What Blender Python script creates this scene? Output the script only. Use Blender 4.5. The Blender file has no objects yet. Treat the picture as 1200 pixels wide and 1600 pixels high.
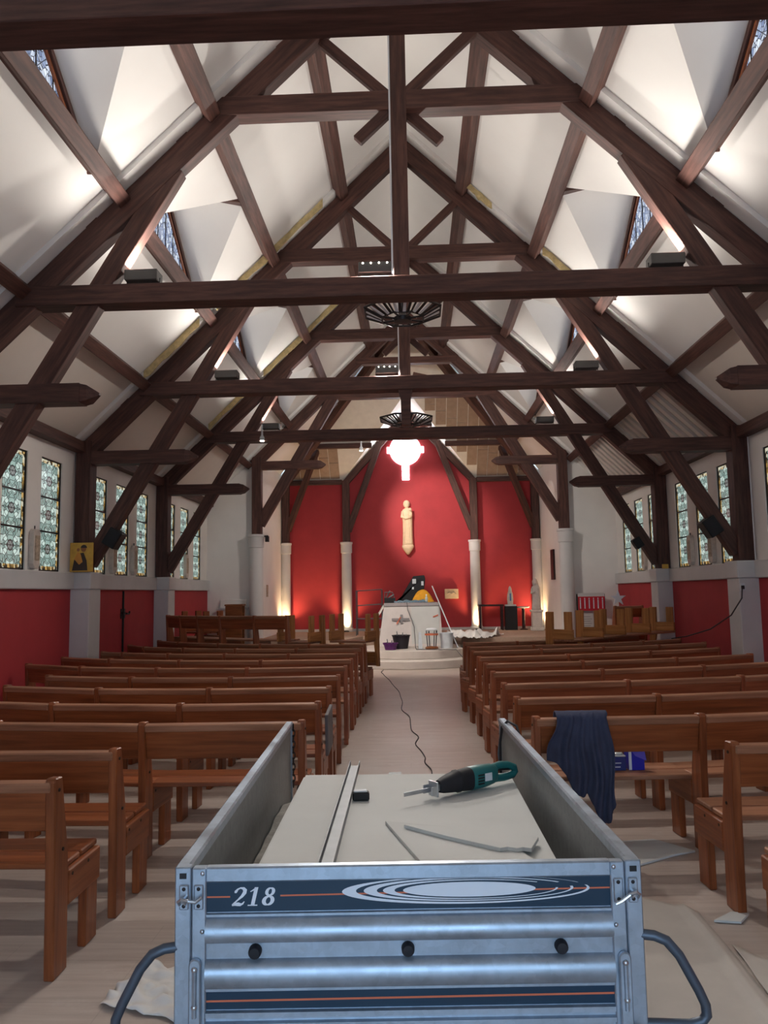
import bpy, bmesh, math, random
from mathutils import Matrix, Vector, noise
random.seed(7)
PI = math.pi
S = bpy.context.scene
COL = S.collection

# ------------------------------------------------------------------ camera
CAM_X, CAM_Z = 0.05, 1.60
YAW, PITCH, ROLL, FPX = 0.0353, 0.1033, 0.0167, 1219.3
def make_camera():
    cy, sy, cp, sp = math.cos(YAW), math.sin(YAW), math.cos(PITCH), math.sin(PITCH)
    f = Vector((-sy*cp, cy*cp, sp)); r = Vector((cy, sy, 0)); u = r.cross(f)
    cr, sr = math.cos(ROLL), math.sin(ROLL)
    r2 = r*cr - u*sr; u2 = r*sr + u*cr
    cam = bpy.data.cameras.new('camera')
    cam.sensor_fit = 'HORIZONTAL'; cam.sensor_width = 36.0; cam.lens = 36.0*FPX/1200.0
    cam.clip_start = 0.05; cam.clip_end = 200
    o = bpy.data.objects.new('camera', cam); COL.objects.link(o)
    m = Matrix((r2, u2, -f)).transposed().to_4x4(); m.translation = (CAM_X, 0, CAM_Z)
    o.matrix_world = m
    S.camera = o
make_camera()

# ------------------------------------------------------------------ daylight and exposure
W = bpy.data.worlds.new('overcast_sky'); S.world = W; W.use_nodes = True
bg = W.node_tree.nodes['Background']
bg.inputs[0].default_value = (0.50, 0.74, 1.0, 1); bg.inputs[1].default_value = 3.0
S.view_settings.view_transform = 'Standard'; S.view_settings.look = 'None'
S.view_settings.exposure = 0.95; S.view_settings.gamma = 1.0
S.view_settings.use_curve_mapping = False
FLOOD_W = 23.0          # each roof floodlight
# portal at the open entrance behind the camera (guides the sky light through the doorway)
pl = bpy.data.lights.new('entrance_portal', 'AREA'); pl.shape = 'RECTANGLE'; pl.size = 3.2; pl.size_y = 3.2
pl.cycles.is_portal = True
po = bpy.data.objects.new('entrance_portal', pl); COL.objects.link(po)
po.location = (0, -3.15, 1.6); po.rotation_euler = (PI/2, 0, 0)

# ------------------------------------------------------------------ helpers
WM = {}
def V(*a): return Vector(a)
def frame(o, ex, ey, ez):
    m = Matrix((ex, ey, ez)).transposed().to_4x4(); m.translation = o
    return m
def T(x, y, z): return Matrix.Translation((x, y, z))
def RZ(a): return Matrix.Rotation(a, 4, 'Z')
def RX(a): return Matrix.Rotation(a, 4, 'X')
def RY(a): return Matrix.Rotation(a, 4, 'Y')

def put(o, parent=None, M=None):
    """link o; M is local to parent"""
    COL.objects.link(o)
    M = M if M is not None else Matrix.Identity(4)
    if parent is not None:
        o.parent = parent
        o.matrix_basis = M
        WM[o] = WM[parent] @ M
    else:
        o.matrix_basis = M
        WM[o] = M.copy()
    return o
def tag(o, label=None, cat=None, group=None, kind=None):
    if label: o['label'] = label
    if cat: o['category'] = cat
    if group: o['group'] = group
    if kind: o['kind'] = kind
    return o
def thing(name, label, cat, loc=(0,0,0), rotz=0, group=None, M=None, kind=None):
    o = bpy.data.objects.new(name, None); o.empty_display_size = .1
    put(o, None, M if M is not None else T(*loc) @ RZ(rotz))
    return tag(o, label, cat, group, kind)
def obj(name, mesh, parent=None, M=None):
    return put(bpy.data.objects.new(name, mesh), parent, M)

class MB:
    def __init__(s): s.v = []; s.f = []
    def poly(s, pts):
        n = len(s.v); s.v += [tuple(p) for p in pts]; s.f.append(tuple(range(n, n+len(pts))))
    def ext(s, pts, d):
        """extrude a planar polygon by vector d, closed"""
        pts = [Vector(p) for p in pts]; d = Vector(d); n = len(s.v); k = len(pts)
        s.v += [tuple(p) for p in pts] + [tuple(p+d) for p in pts]
        s.f.append(tuple(range(n+k-1, n-1, -1))); s.f.append(tuple(range(n+k, n+2*k)))
        for i in range(k):
            j = (i+1) % k
            s.f.append((n+i, n+j, n+k+j, n+k+i))
    def box(s, x0, x1, y0, y1, z0, z1):
        s.ext([(x0,y0,z0),(x1,y0,z0),(x1,y1,z0),(x0,y1,z0)], (0,0,z1-z0))
    def beam(s, p0, p1, w, h, up=(0,0,1)):
        p0, p1 = Vector(p0), Vector(p1); ex = (p1-p0).normalized(); up = Vector(up)
        ey = up.cross(ex)
        if ey.length < 1e-4: ey = Vector((0,1,0)).cross(ex)
        ey.normalize(); ez = ex.cross(ey)
        q = [p0+ey*a*w/2+ez*b*h/2 for a, b in ((-1,-1),(1,-1),(1,1),(-1,1))]
        s.ext(q, p1-p0)
    def rings(s, rs, close=True, cap=True):
        """loft closed rings"""
        n = len(s.v); k = len(rs[0])
        for r in rs: s.v += [tuple(p) for p in r]
        for i in range(len(rs)-1):
            for j in range(k):
                a = n+i*k+j; b = n+i*k+(j+1) % k
                s.f.append((a, b, b+k, a+k))
        if cap:
            s.f.append(tuple(range(n+k-1, n-1, -1)))
            m = n+(len(rs)-1)*k
            s.f.append(tuple(range(m, m+k)))
    def tube(s, path, r, k=8, closed=False):
        path = [Vector(p) for p in path]; rs = []
        N = len(path); prev = None
        for i, p in enumerate(path):
            if closed: d = path[(i+1) % N]-path[i-1]
            else: d = path[min(i+1, N-1)]-path[max(i-1, 0)]
            d.normalize()
            if prev is None:
                a = d.orthogonal().normalized()
            else:
                a = prev-d*prev.dot(d); a.normalize()
            prev = a; b = d.cross(a)
            rr = r[i] if isinstance(r, (list, tuple)) else r
            rs.append([p+a*math.cos(t)*rr+b*math.sin(t)*rr for t in (2*PI*j/k for j in range(k))])
        if closed: rs.append(rs[0])
        s.rings(rs, cap=not closed)
    def lathe(s, prof, c=(0,0,0), k=20, sx=1, sy=1):
        s.rings([[(c[0]+r*sx*math.cos(2*PI*j/k), c[1]+r*sy*math.sin(2*PI*j/k), c[2]+z) for j in range(k)] for r, z in prof])
    def ball(s, c, rx, ry, rz, k=12, m=8):
        s.lathe([(max(1e-3, math.sin(PI*i/m)), 0) for i in range(m+1)]) if False else None
        s.rings([[(c[0]+rx*math.sin(PI*i/m)*math.cos(2*PI*j/k), c[1]+ry*math.sin(PI*i/m)*math.sin(2*PI*j/k), c[2]-rz*math.cos(PI*i/m)) for j in range(k)] for i in [.15]+list(range(1, m))+[m-.15]])
    def grid(s, nu, nv, fn):
        n = len(s.v)
        for i in range(nu+1):
            for j in range(nv+1): s.v.append(tuple(fn(i/nu, j/nv)))
        for i in range(nu):
            for j in range(nv):
                a = n+i*(nv+1)+j
                s.f.append((a, a+nv+1, a+nv+2, a+1))
    def mesh(s, name, mat, smooth=False, bevel=0):
        me = bpy.data.meshes.new(name); me.from_pydata(s.v, [], s.f)
        bm = bmesh.new(); bm.from_mesh(me)
        if bevel:
            bmesh.ops.bevel(bm, geom=[e for e in bm.edges if len(e.link_faces) == 2 and e.calc_face_angle(0) > .6], offset=bevel, segments=1, affect='EDGES', clamp_overlap=True)
        bmesh.ops.recalc_face_normals(bm, faces=bm.faces)
        bm.to_mesh(me); bm.free()
        me.materials.append(mat)
        if smooth:
            for p in me.polygons: p.use_smooth = True
            if smooth != 'all': me.set_sharp_from_angle(angle=math.radians(40))
        return me
    def obj(s, name, mat, parent=None, M=None, smooth=False, bevel=0):
        return obj(name, s.mesh(name, mat, smooth, bevel), parent, M)

_bc = {}
def box_mesh(L, w, h, mat, bev=.006):
    key = (round(L, 3), round(w, 3), round(h, 3), mat.name, bev)
    if key not in _bc:
        m = MB(); m.box(-L/2, L/2, -w/2, w/2, -h/2, h/2)
        _bc[key] = m.mesh('board', mat, bevel=bev)
    return _bc[key]
def board(name, parent, p0, p1, w, h, mat, up=(0,0,1), bev=.006):
    """bar from p0 to p1 in the parent's space; w across, h along up"""
    p0, p1 = Vector(p0), Vector(p1); ex = (p1-p0); L = ex.length; ex.normalize()
    ey = Vector(up).cross(ex)
    if ey.length < 1e-4: ey = Vector((0,1,0)).cross(ex)
    ey.normalize(); ez = ex.cross(ey)
    return obj(name, box_mesh(L, w, h, mat, bev), parent, frame((p0+p1)/2, ex, ey, ez))

# ------------------------------------------------------------------ materials
def lin(c):
    return tuple((x/255/12.92 if x/255 <= .04045 else ((x/255+.055)/1.055)**2.4) for x in c)
class NT:
    def __init__(s, name):
        s.m = bpy.data.materials.new(name); s.m.use_nodes = True
        s.t = s.m.node_tree; s.b = s.t.nodes['Principled BSDF']; s.out = s.t.nodes['Material Output']
    def n(s, typ, **k):
        o = s.t.nodes.new(typ)
        for a, b in k.items(): setattr(o, a, b)
        return o
    def l(s, a, b): s.t.links.new(a, b)
    def val(s, sock, x):
        if hasattr(x, 'node'): s.l(x, sock)
        else: sock.default_value = x
    def math(s, op, a, b=0.0, c=0.0):
        o = s.n('ShaderNodeMath', operation=op)
        s.val(o.inputs[0], a); s.val(o.inputs[1], b)
        if op in ('SMOOTH_MIN', 'MULTIPLY_ADD', 'COMPARE'): s.val(o.inputs[2], c)
        return o.outputs[0]
    def coord(s, scale=(1,1,1), rot=(0,0,0), kind='Object', rand=False):
        tc = s.n('ShaderNodeTexCoord'); mp = s.n('ShaderNodeMapping')
        mp.inputs['Scale'].default_value = scale; mp.inputs['Rotation'].default_value = rot
        s.l(tc.outputs[kind], mp.inputs[0])
        if rand:
            oi = s.n('ShaderNodeObjectInfo'); cx = s.n('ShaderNodeCombineXYZ')
            k = s.math('MULTIPLY', oi.outputs['Random'], 37.0)
            for i in range(3): s.l(k, cx.inputs[i])
            s.l(cx.outputs[0], mp.inputs['Location'])
        return mp.outputs[0]
    def noise(s, vec, scale=5, detail=4, rough=.55):
        o = s.n('ShaderNodeTexNoise'); s.l(vec, o.inputs['Vector'])
        o.inputs['Scale'].default_value = scale; o.inputs['Detail'].default_value = detail; o.inputs['Roughness'].default_value = rough
        return o.outputs['Fac']
    def ramp(s, fac, stops):
        o = s.n('ShaderNodeValToRGB'); s.val(o.inputs[0], fac); e = o.color_ramp.elements
        while len(e) < len(stops): e.new(.5)
        for i, (p, c) in enumerate(stops): e[i].position = p; e[i].color = (*c, 1) if len(c) == 3 else c
        return o.outputs[0]
    def mix(s, fac, a, b):
        o = s.n('ShaderNodeMix', data_type='RGBA'); s.val(o.inputs[0], fac)
        for k, x in ((6, a), (7, b)):
            if hasattr(x, 'node'): s.l(x, o.inputs[k])
            else: o.inputs[k].default_value = (*x, 1)
        return o.outputs[2]
    def bump(s, h, strength=.2, dist=.01):
        o = s.n('ShaderNodeBump'); o.inputs['Strength'].default_value = strength; o.inputs['Distance'].default_value = dist
        s.l(h, o.inputs['Height']); s.l(o.outputs[0], s.b.inputs['Normal'])
    def color(s, c):
        if hasattr(c, 'node'): s.l(c, s.b.inputs['Base Color'])
        else: s.b.inputs['Base Color'].default_value = (*c, 1)
    def pbr(s, rough=.5, metal=0, spec=.5):
        s.b.inputs['Roughness'].default_value = rough; s.b.inputs['Metallic'].default_value = metal
        s.b.inputs['Specular IOR Level'].default_value = spec
        return s

def m_plain(name, rgb, rough=.6, metal=0, var=.12, scale=6, spec=.4, bump=0):
    t = NT(name); c = lin(rgb); f = t.noise(t.coord(rand=True), scale)
    a = tuple(x*(1-var) for x in c); b = tuple(min(1, x*(1+var)) for x in c)
    t.color(t.ramp(f, [(.3, a), (.7, b)])); t.pbr(rough, metal, spec)
    if bump: t.bump(t.noise(t.coord(), scale*8, 3), bump, .01)
    return t.m
def m_wood(name, dark, mid, light, rough=.5, stretch=(2.2, 26, 26), spec=.4, knots=.0):
    t = NT(name); v = t.coord(stretch, rand=True)
    f = t.noise(v, 1.0, 6, .62)
    f2 = t.noise(t.coord((.6, 2.5, 2.5), rand=True), 1.2, 2)
    c = t.ramp(f, [(.28, lin(dark)), (.5, lin(mid)), (.75, lin(light))])
    k = t.ramp(f2, [(.3, (.78,.78,.78)), (.7, (1.12,1.12,1.12))])
    mx = t.n('ShaderNodeMix', data_type='RGBA', blend_type='MULTIPLY'); mx.inputs[0].default_value = 1
    t.l(c, mx.inputs[6]); t.l(k, mx.inputs[7]); t.color(mx.outputs[2])
    t.pbr(rough, 0, spec); t.bump(f, .12, .004)
    return t.m
def m_emit(name, rgb, strength):
    t = NT(name); t.color((0,0,0)); t.b.inputs['Emission Color'].default_value = (*rgb, 1)
    t.b.inputs['Emission Strength'].default_value = strength
    return t.m

M = {}
M['beam'] = m_wood('dark_stained_timber', (56,34,29), (82,53,46), (108,72,62), .62)
M['bench'] = m_wood('varnished_pew_wood', (106,53,26), (138,74,39), (162,94,54), .38, (1.6, 30, 30))
M['bench_top'] = m_wood('dusty_highlit_pew_wood', (122,78,54), (156,106,78), (180,130,102), .5, (1.6, 30, 30))  # paler wood: dust plus the highlight along the top rails, put into the colour
M['bench_gold'] = m_wood('golden_pew_wood', (150,96,48), (182,122,68), (204,146,90), .5, (1.6, 30, 30))
M['bench_red'] = m_wood('varnished_pew_wood_reddish', (116,60,36), (150,83,53), (172,104,70), .40, (1.6, 30, 30))
M['bolt'] = m_plain('dark_bolt', (40,26,20), .5, .3)
M['plaster'] = m_plain('white_plaster', (236,231,226), .85, var=.03, scale=2, bump=.05)
M['ceiling'] = m_plain('ceiling_board', (233,230,226), .85, var=.025, scale=1.3, bump=.03)
M['ceiling_low'] = m_plain('ceiling_board_cream', (222,212,202), .85, var=.04, scale=1.5, bump=.04)
M['bare'] = m_plain('bare_ceiling_backing', (150,136,126), .9, var=.12, scale=5)
M['sill'] = m_plain('pale_grey_paint', (205,203,203), .7, var=.04, scale=3)
M['red'] = m_plain('red_wall_paint', (170,50,56), .7, var=.08, scale=2.5, bump=.12)
M['insul'] = m_plain('mineral_wool', (196,176,128), .95, var=.25, scale=14, bump=.4)
M['fibre'] = m_plain('wood_fibre_board', (164,140,121), .9, var=.12, scale=9, bump=.2)
M['tape'] = m_plain('joint_filler', (226,220,210), .8, var=.05)
M['column'] = m_plain('white_painted_column', (214,210,208), .6, var=.04, scale=3)
M['black'] = m_plain('matt_black', (26,25,27), .5, var=.2)
M['iron'] = m_plain('wrought_iron', (58,54,54), .45, .7, var=.2, scale=20)
M['lamp_grey'] = m_plain('grey_lamp_housing', (92,90,88), .45, .4)
M['rubber'] = m_plain('black_rubber', (28,28,34), .65, var=.2)
M['stone'] = m_plain('pale_stone', (222,196,164), .75, var=.1, scale=14, bump=.3)
M['white_stone'] = m_plain('white_stone', (214,206,198), .7, var=.08, scale=12, bump=.15)
M['step'] = m_plain('pale_marble_step', (206,196,188), .45, var=.07, scale=3)
M['carpet'] = m_plain('beige_carpet', (172,146,128), .95, var=.08, scale=20, bump=.3)
M['gold'] = m_plain('gold_ground', (206,162,72), .5, .15, var=.15, scale=12)
M['robe'] = m_plain('dark_robe_paint', (64,50,46), .6, var=.2)
M['skin'] = m_plain('painted_face', (150,96,60), .6)
M['robe2'] = m_plain('orange_robe_paint', (206,140,62), .6)
M['plaque'] = m_plain('cream_plaque', (206,194,184), .7, var=.1, scale=16)
M['plaque_pic'] = m_plain('faded_relief_paint', (178,160,140), .7, var=.35, scale=26)
M['darkwood'] = m_wood('dark_table_wood', (30,14,14), (44,20,20), (58,28,26), .4)
M['brownwood'] = m_wood('brown_lectern_wood', (96,54,26), (128,76,40), (150,92,52), .45)
M['cable'] = m_plain('black_cable', (46,44,48), .55)
M['greycable'] = m_plain('grey_cable', (96,92,92), .55)
M['gypsum'] = m_plain('plasterboard_paper', (206,207,204), .8, var=.04, scale=3, bump=.04)
M['gypsum_core'] = m_plain('broken_gypsum', (196,186,170), .95, var=.25, scale=30, bump=.6)
M['dust'] = m_plain('plaster_dust', (150,146,140), .95, var=.25, scale=14, bump=.6)
M['alu'] = m_plain('aluminium_rail', (112,114,118), .45, .6, var=.1, scale=10)
M['tube'] = m_plain('dull_grey_tube', (84,92,104), .45, .5, var=.12, scale=9)
M['steel'] = m_plain('bright_zinc', (190,194,200), .3, .9, var=.1, scale=12)
M['teal'] = m_plain('teal_plastic', (30,104,104), .45, var=.1)
M['navy_cloth'] = m_plain('dark_navy_cloth', (58,62,84), .9, var=.18, scale=10, bump=.25)
M['navy_box'] = m_plain('navy_card', (38,46,110), .45, var=.08)
M['blue_box'] = m_plain('royal_blue_card', (34,34,168), .4, var=.06)
M['violet'] = m_plain('violet_card', (96,84,186), .45, var=.06)
M['white_print'] = m_plain('white_print', (222,226,234), .5, var=.03)
M['label_white'] = m_plain('white_label', (214,218,222), .5, var=.03)
M['clear'] = m_plain('cloudy_plastic', (172,176,176), .3, var=.1)
M['orange_print'] = m_plain('orange_stripe', (206,110,78), .5, var=.05)
M['decal'] = m_plain('dark_blue_decal', (20,50,72), .42, var=.1, scale=4)
M['paper'] = m_plain('crumpled_white_sheet', (218,214,210), .7, var=.05, scale=5)
M['sheet'] = m_plain('dust_sheet', (192,184,175), .85, var=.07, scale=4, bump=.1)
M['grey_cloth'] = m_plain('grey_board', (112,108,110), .8)
M['yellow'] = m_plain('yellow_cloth', (214,152,36), .8, var=.12, scale=12)
M['purple'] = m_plain('purple_plastic', (92,34,104), .4)
M['darkbucket'] = m_plain('dark_bucket', (44,40,46), .5)
M['bluegrey'] = m_plain('bluish_tools', (96,120,136), .5, var=.4, scale=40)
M['bluewhite'] = m_plain('white_bucket', (206,212,218), .35)
M['draped'] = m_plain('dusty_white_cover', (216,208,204), .85, var=.05, scale=5)
M['marbletop'] = m_plain('grey_altar_top', (158,150,150), .5, var=.08, scale=6)
M['banner'] = m_plain('red_poster', (196,36,52), .5, var=.06)
M['poster'] = m_plain('white_poster', (214,210,206), .6, var=.03)
M['grey_print'] = m_plain('grey_print', (140,136,136), .6)
M['blue_robe'] = m_plain('blue_sash_paint', (84,130,180), .5)
M['lens'] = m_emit('lamp_lens', (1, .96, .88), 6)
M['spot_lens'] = m_emit('spot_lens', (1, .9, .78), 12)
M['warm_lens'] = m_emit('uplight_lens', (1, .82, .55), 9)
M['cross_glow'] = m_emit('daylit_cross_glass', (.86, .92, 1.0), 9)

def m_floor():
    t = NT('worn_vinyl_floor'); v = t.coord((1.1, 16, 1))
    f = t.noise(v, 1.6, 6, .6); g = t.noise(t.coord(), .9, 3); h = t.noise(t.coord(), 7, 5, .7)
    c = t.ramp(f, [(.25, lin((160,143,132))), (.5, lin((178,161,150))), (.8, lin((192,178,168)))])
    c2 = t.mix(t.ramp(g, [(.45, (0,0,0)), (.7, (.5,.5,.5))]), c, lin((194,186,178)))
    c3 = t.mix(t.ramp(h, [(.55, (0,0,0)), (.75, (.35,.35,.35))]), c2, lin((204,198,192)))
    br = t.n('ShaderNodeTexBrick'); t.l(t.coord((1, 1, 1), (0, 0, 0)), br.inputs['Vector'])
    br.inputs['Scale'].default_value = 1; br.inputs['Mortar Size'].default_value = .003
    br.inputs['Brick Width'].default_value = 1.2; br.inputs['Row Height'].default_value = .18
    br.inputs['Color1'].default_value = (1,1,1,1); br.inputs['Color2'].default_value = (.94,.94,.94,1); br.inputs['Mortar'].default_value = (.8,.8,.8,1)
    mx = t.n('ShaderNodeMix', data_type='RGBA', blend_type='MULTIPLY'); mx.inputs[0].default_value = .6
    t.l(c3, mx.inputs[6]); t.l(br.outputs[0], mx.inputs[7]); t.color(mx.outputs[2])
    t.pbr(.42, 0, .4); t.bump(f, .05, .003)
    return t.m
M['floor'] = m_floor()
def m_galv(name, rgb, rough=.38, metal=.75):
    t = NT(name); vo = t.n('ShaderNodeTexVoronoi'); t.l(t.coord((1,1,1)), vo.inputs['Vector']); vo.inputs['Scale'].default_value = 55
    n = t.noise(t.coord(), 5, 6, .7); n2 = t.noise(t.coord((3, 3, .8)), 9, 4)
    sp = t.n('ShaderNodeSeparateColor'); t.l(vo.outputs['Color'], sp.inputs[0])
    k = t.math('ADD', t.math('MULTIPLY', sp.outputs[0], .12), t.math('MULTIPLY', n, .6))
    k = t.math('ADD', k, t.math('MULTIPLY', n2, .25))
    c = lin(rgb)
    t.color(t.ramp(k, [(.3, tuple(x*.78 for x in c)), (.62, tuple(min(1, x*1.12) for x in c))]))
    t.pbr(rough, metal); t.l(t.ramp(n, [(.3, (rough-.08,)*3), (.7, (rough+.14,)*3)]), t.b.inputs['Roughness'])
    return t.m
M['galv'] = m_galv('galvanised_steel', (166,178,192))
M['galv_in'] = m_galv('dusty_galvanised_steel', (150,154,154), .55, .35)

def m_glass(name, hues, lead, strength, sx=.23, sz=.225, dense=26):
    t = NT(name); tc = t.n('ShaderNodeTexCoord'); se = t.n('ShaderNodeSeparateXYZ'); t.l(tc.outputs['Object'], se.inputs[0])
    x, z = se.outputs[0], se.outputs[2]
    oi = t.n('ShaderNodeObjectInfo')
    ax = t.math('ABSOLUTE', x); az = t.math('ABSOLUTE', z)
    cmb = t.n('ShaderNodeCombineXYZ'); t.l(ax, cmb.inputs[0]); t.l(az, cmb.inputs[1])
    vo = t.n('ShaderNodeTexVoronoi', feature='DISTANCE_TO_EDGE'); t.l(cmb.outputs[0], vo.inputs['Vector']); vo.inputs['Scale'].default_value = dense*.55
    vc = t.n('ShaderNodeTexVoronoi'); t.l(cmb.outputs[0], vc.inputs['Vector']); vc.inputs['Scale'].default_value = dense*.55
    e1 = t.math('LESS_THAN', vo.outputs['Distance'], .045)
    # bowed came lines mirrored about the middle
    cu = t.math('MULTIPLY', t.math('COSINE', t.math('MULTIPLY', z, 13.0)), .115)
    e2 = t.math('LESS_THAN', t.math('ABSOLUTE', t.math('SUBTRACT', ax, t.math('ADD', cu, .09))), .006)
    e3 = t.math('LESS_THAN', t.math('ABSOLUTE', t.math('SUBTRACT', ax, t.math('MULTIPLY', az, .9))), .005)
    e4 = t.math('LESS_THAN', az, .004)
    rr = t.math('SQRT', t.math('ADD', t.math('MULTIPLY', x, x), t.math('MULTIPLY', z, z)))
    ring = t.math('LESS_THAN', t.math('ABSOLUTE', t.math('SUBTRACT', rr, .065)), .006)
    e = e1
    for q in (e2, e3, e4, ring): e = t.math('MAXIMUM', e, q)
    sp = t.n('ShaderNodeSeparateColor'); t.l(vc.outputs['Color'], sp.inputs[0])
    n = t.noise(t.coord(rand=True), 9, 3)
    k = t.math('ADD', t.math('MULTIPLY', sp.outputs[0], .55), t.math('MULTIPLY', n, .5))
    g = t.ramp(k, [(.2, lin(hues[0])), (.45, lin(hues[1])), (.75, lin(hues[2]))])
    g = t.mix(t.math('MULTIPLY', t.math('LESS_THAN', rr, .06), .55), g, lin(hues[3]))
    c = t.mix(e, g, lin(lead))
    t.color((.02,.02,.02)); t.pbr(.25)
    t.l(c, t.b.inputs['Emission Color']); t.b.inputs['Emission Strength'].default_value = strength
    return t.m
M['stained'] = m_glass('stained_glass_teal', ((92,116,112), (140,166,158), (196,216,208), (112,76,82)), (30,34,34), .54)
M['stained_blue'] = m_glass('stained_glass_blue', ((84,98,130), (136,150,178), (204,212,222), (110,124,152)), (36,40,52), .72, dense=34)
def m_border():
    t = NT('stained_glass_amber_border'); ch = t.n('ShaderNodeTexVoronoi', distance='CHEBYCHEV'); t.l(t.coord((1,1,1)), ch.inputs['Vector']); ch.inputs['Scale'].default_value = 20
    sp = t.n('ShaderNodeSeparateColor'); t.l(ch.outputs['Color'], sp.inputs[0])
    c = t.ramp(sp.outputs[0], [(.15, lin((30,26,20))), (.4, lin((104,80,36))), (.6, lin((176,140,76))), (.85, lin((190,190,170)))])
    t.color((.02,.02,.02)); t.l(c, t.b.inputs['Emission Color']); t.b.inputs['Emission Strength'].default_value = .6
    return t.m
M['border'] = m_border()

# ------------------------------------------------------------------ main dimensions
B = 3.56; Y1 = 7.488
TY = {k: Y1+(k-1)*B for k in range(-2, 6)}; TY[0] = 3.70      # truss positions
WX = 4.78                                       # wall face
Y_END = 18.2                                    # end wall of the aisles
Y_APSE = 21.95
CX = 3.62                                       # chancel half width
SL = .966
def rz(x): return 8.2-SL*abs(x)                 # rafter centre line
def cz(x): return 8.45-SL*abs(x)                # ceiling
SN = Vector((SL, 0, 1)).normalized()            # slope normal for x > 0
Y_BACK = TY[-2]

# ------------------------------------------------------------------ floor
def structure(name, m, mat, parent=None, Mx=None, bevel=0, smooth=False):
    o = m.obj(name, mat, parent, Mx, smooth, bevel)
    if parent is None: o['kind'] = 'structure'
    return o
m = MB(); m.box(-5.1, 5.1, Y_BACK-.3, Y_APSE+.3, -.12, 0); structure('floor', m, M['floor'])
CZ_ = .55
m = MB()
m.ext([(-CX-.02,18.0,0),(-1.55,18.0,0),(-1.2,19.3,0),(1.2,19.3,0),(1.55,18.0,0),(CX+.02,18.0,0),(CX+.02,Y_APSE,0),(-CX-.02,Y_APSE,0)], (0,0,CZ_))
structure('floor_chancel', m, M['carpet'])
m = MB(); m.box(-4.0, 4.0, Y_BACK-9, Y_BACK-.3, -.14, -.02); structure('floor_porch', m, M['sill'])

# ------------------------------------------------------------------ walls
WIN_Z0, WIN_Z1, WIN_W = 1.96, 3.46, .60
def win_centres(side):
    out = []
    for k in (1, 2, 3):
        mid = (TY[k]+TY[k+1])/2
        out += [mid-.97, mid, mid+.97]
    return out
def side_wall(name, side):
    ys = [Y_BACK-.3]; holes = []
    for c in win_centres(side):
        holes.append((c-WIN_W/2, c+WIN_W/2)); ys += [c-WIN_W/2, c+WIN_W/2]
    ys.append(Y_END+.25)
    m = MB(); x0, x1 = sorted((side*WX, side*(WX+.3)))
    for a, b in zip(ys[:-1], ys[1:]):
        if (a, b) in holes:
            m.box(x0, x1, a, b, 0, WIN_Z0); m.box(x0, x1, a, b, WIN_Z1, 4.05)
        else: m.box(x0, x1, a, b, 0, 4.05)
    w = structure(name, m, M['plaster'])
    # red wainscot per bay, grey sill band, piers under the roof posts
    for k in range(-2, 4):
        a = TY[k]+.2 if k > -2 else Y_BACK
        b = TY[k+1]-.2 if k < 3 else Y_END
        m = MB(); x0, x1 = sorted((side*(WX-.02), side*(WX+.02)))
        if side < 0 and k == 2:
            g = 12.84
            m.box(x0, x1, a, g-.012, 0, 1.72); m.box(x0, x1, g+.012, b, 0, 1.72)
        else: m.box(x0, x1, a, b, 0, 1.72)
        m.obj('wainscot', M['red'], w)
        m = MB(); x0, x1 = sorted((side*(WX-.075), side*(WX+.02))); m.box(x0, x1, a, b, 1.72, 1.955)
        m.obj('sill_band', M['sill'], w, bevel=.01)
    for k in range(-1, 4):
        m = MB(); x0, x1 = sorted((side*4.49, side*(WX+.02)))
        m.box(x0, x1, TY[k]-.2, TY[k]+.2, 0, 1.72)
        m.obj('pier', M['sill'], w, bevel=.008)
        m = MB(); x0, x1 = sorted((side*4.47, side*(WX+.02)))
        m.box(x0, x1, TY[k]-.215, TY[k]+.215, 1.72, 1.96)
        m.obj('pier_cap', M['sill'], w, bevel=.012)
    return w
side_wall('wall_left', -1); side_wall('wall_right', 1)
# back wall behind the camera with the open entrance
m = MB()
DW, DH = 1.6, 3.2
m.box(-5.1, -DW, Y_BACK-.3, Y_BACK, 0, 4.2); m.box(DW, 5.1, Y_BACK-.3, Y_BACK, 0, 4.2); m.box(-DW, DW, Y_BACK-.3, Y_BACK, DH, 4.2)
m.ext([(-5.1,Y_BACK-.3,4.2),(5.1,Y_BACK-.3,4.2),(0,Y_BACK-.3,9.0)], (0,.3,0))
structure('wall_entrance', m, M['plaster'])
# end walls of the aisles beside the chancel arch
for nm, s in (('wall_end_left', -1), ('wall_end_right', 1)):
    m = MB(); x0, x1 = sorted((s*(CX-.02), s*(WX+.3)))
    m.ext([(s*(CX-.06),Y_END,0),(s*(WX+.3),Y_END,0),(s*(WX+.3),Y_END,4.1),(s*(CX-.06),Y_END,5.2)], (0,.25,0))
    structure(nm, m, M['plaster'])
for nm, s in (('wall_chancel_left', -1), ('wall_chancel_right', 1)):
    m = MB(); x0, x1 = sorted((s*CX, s*(CX+.25))); m.box(x0, x1, Y_END+.2, Y_APSE+.3, 0, 5.15)
    structure(nm, m, M['plaster'])
# red altar wall with its gable
m = MB()
m.ext([(-CX-.2,Y_APSE,0),(CX+.2,Y_APSE,0),(CX+.2,Y_APSE,4.8),(1.9,Y_APSE,4.8),(0,Y_APSE,6.95),(-1.9,Y_APSE,4.8),(-CX-.2,Y_APSE,4.8)], (0,.3,0))
structure('wall_altar', m, M['red'])
m = MB(); m.box(-CX, CX, Y_APSE-.04, Y_APSE, CZ_, CZ_+.07); structure('baseboard_altar', m, M['sill'])

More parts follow.
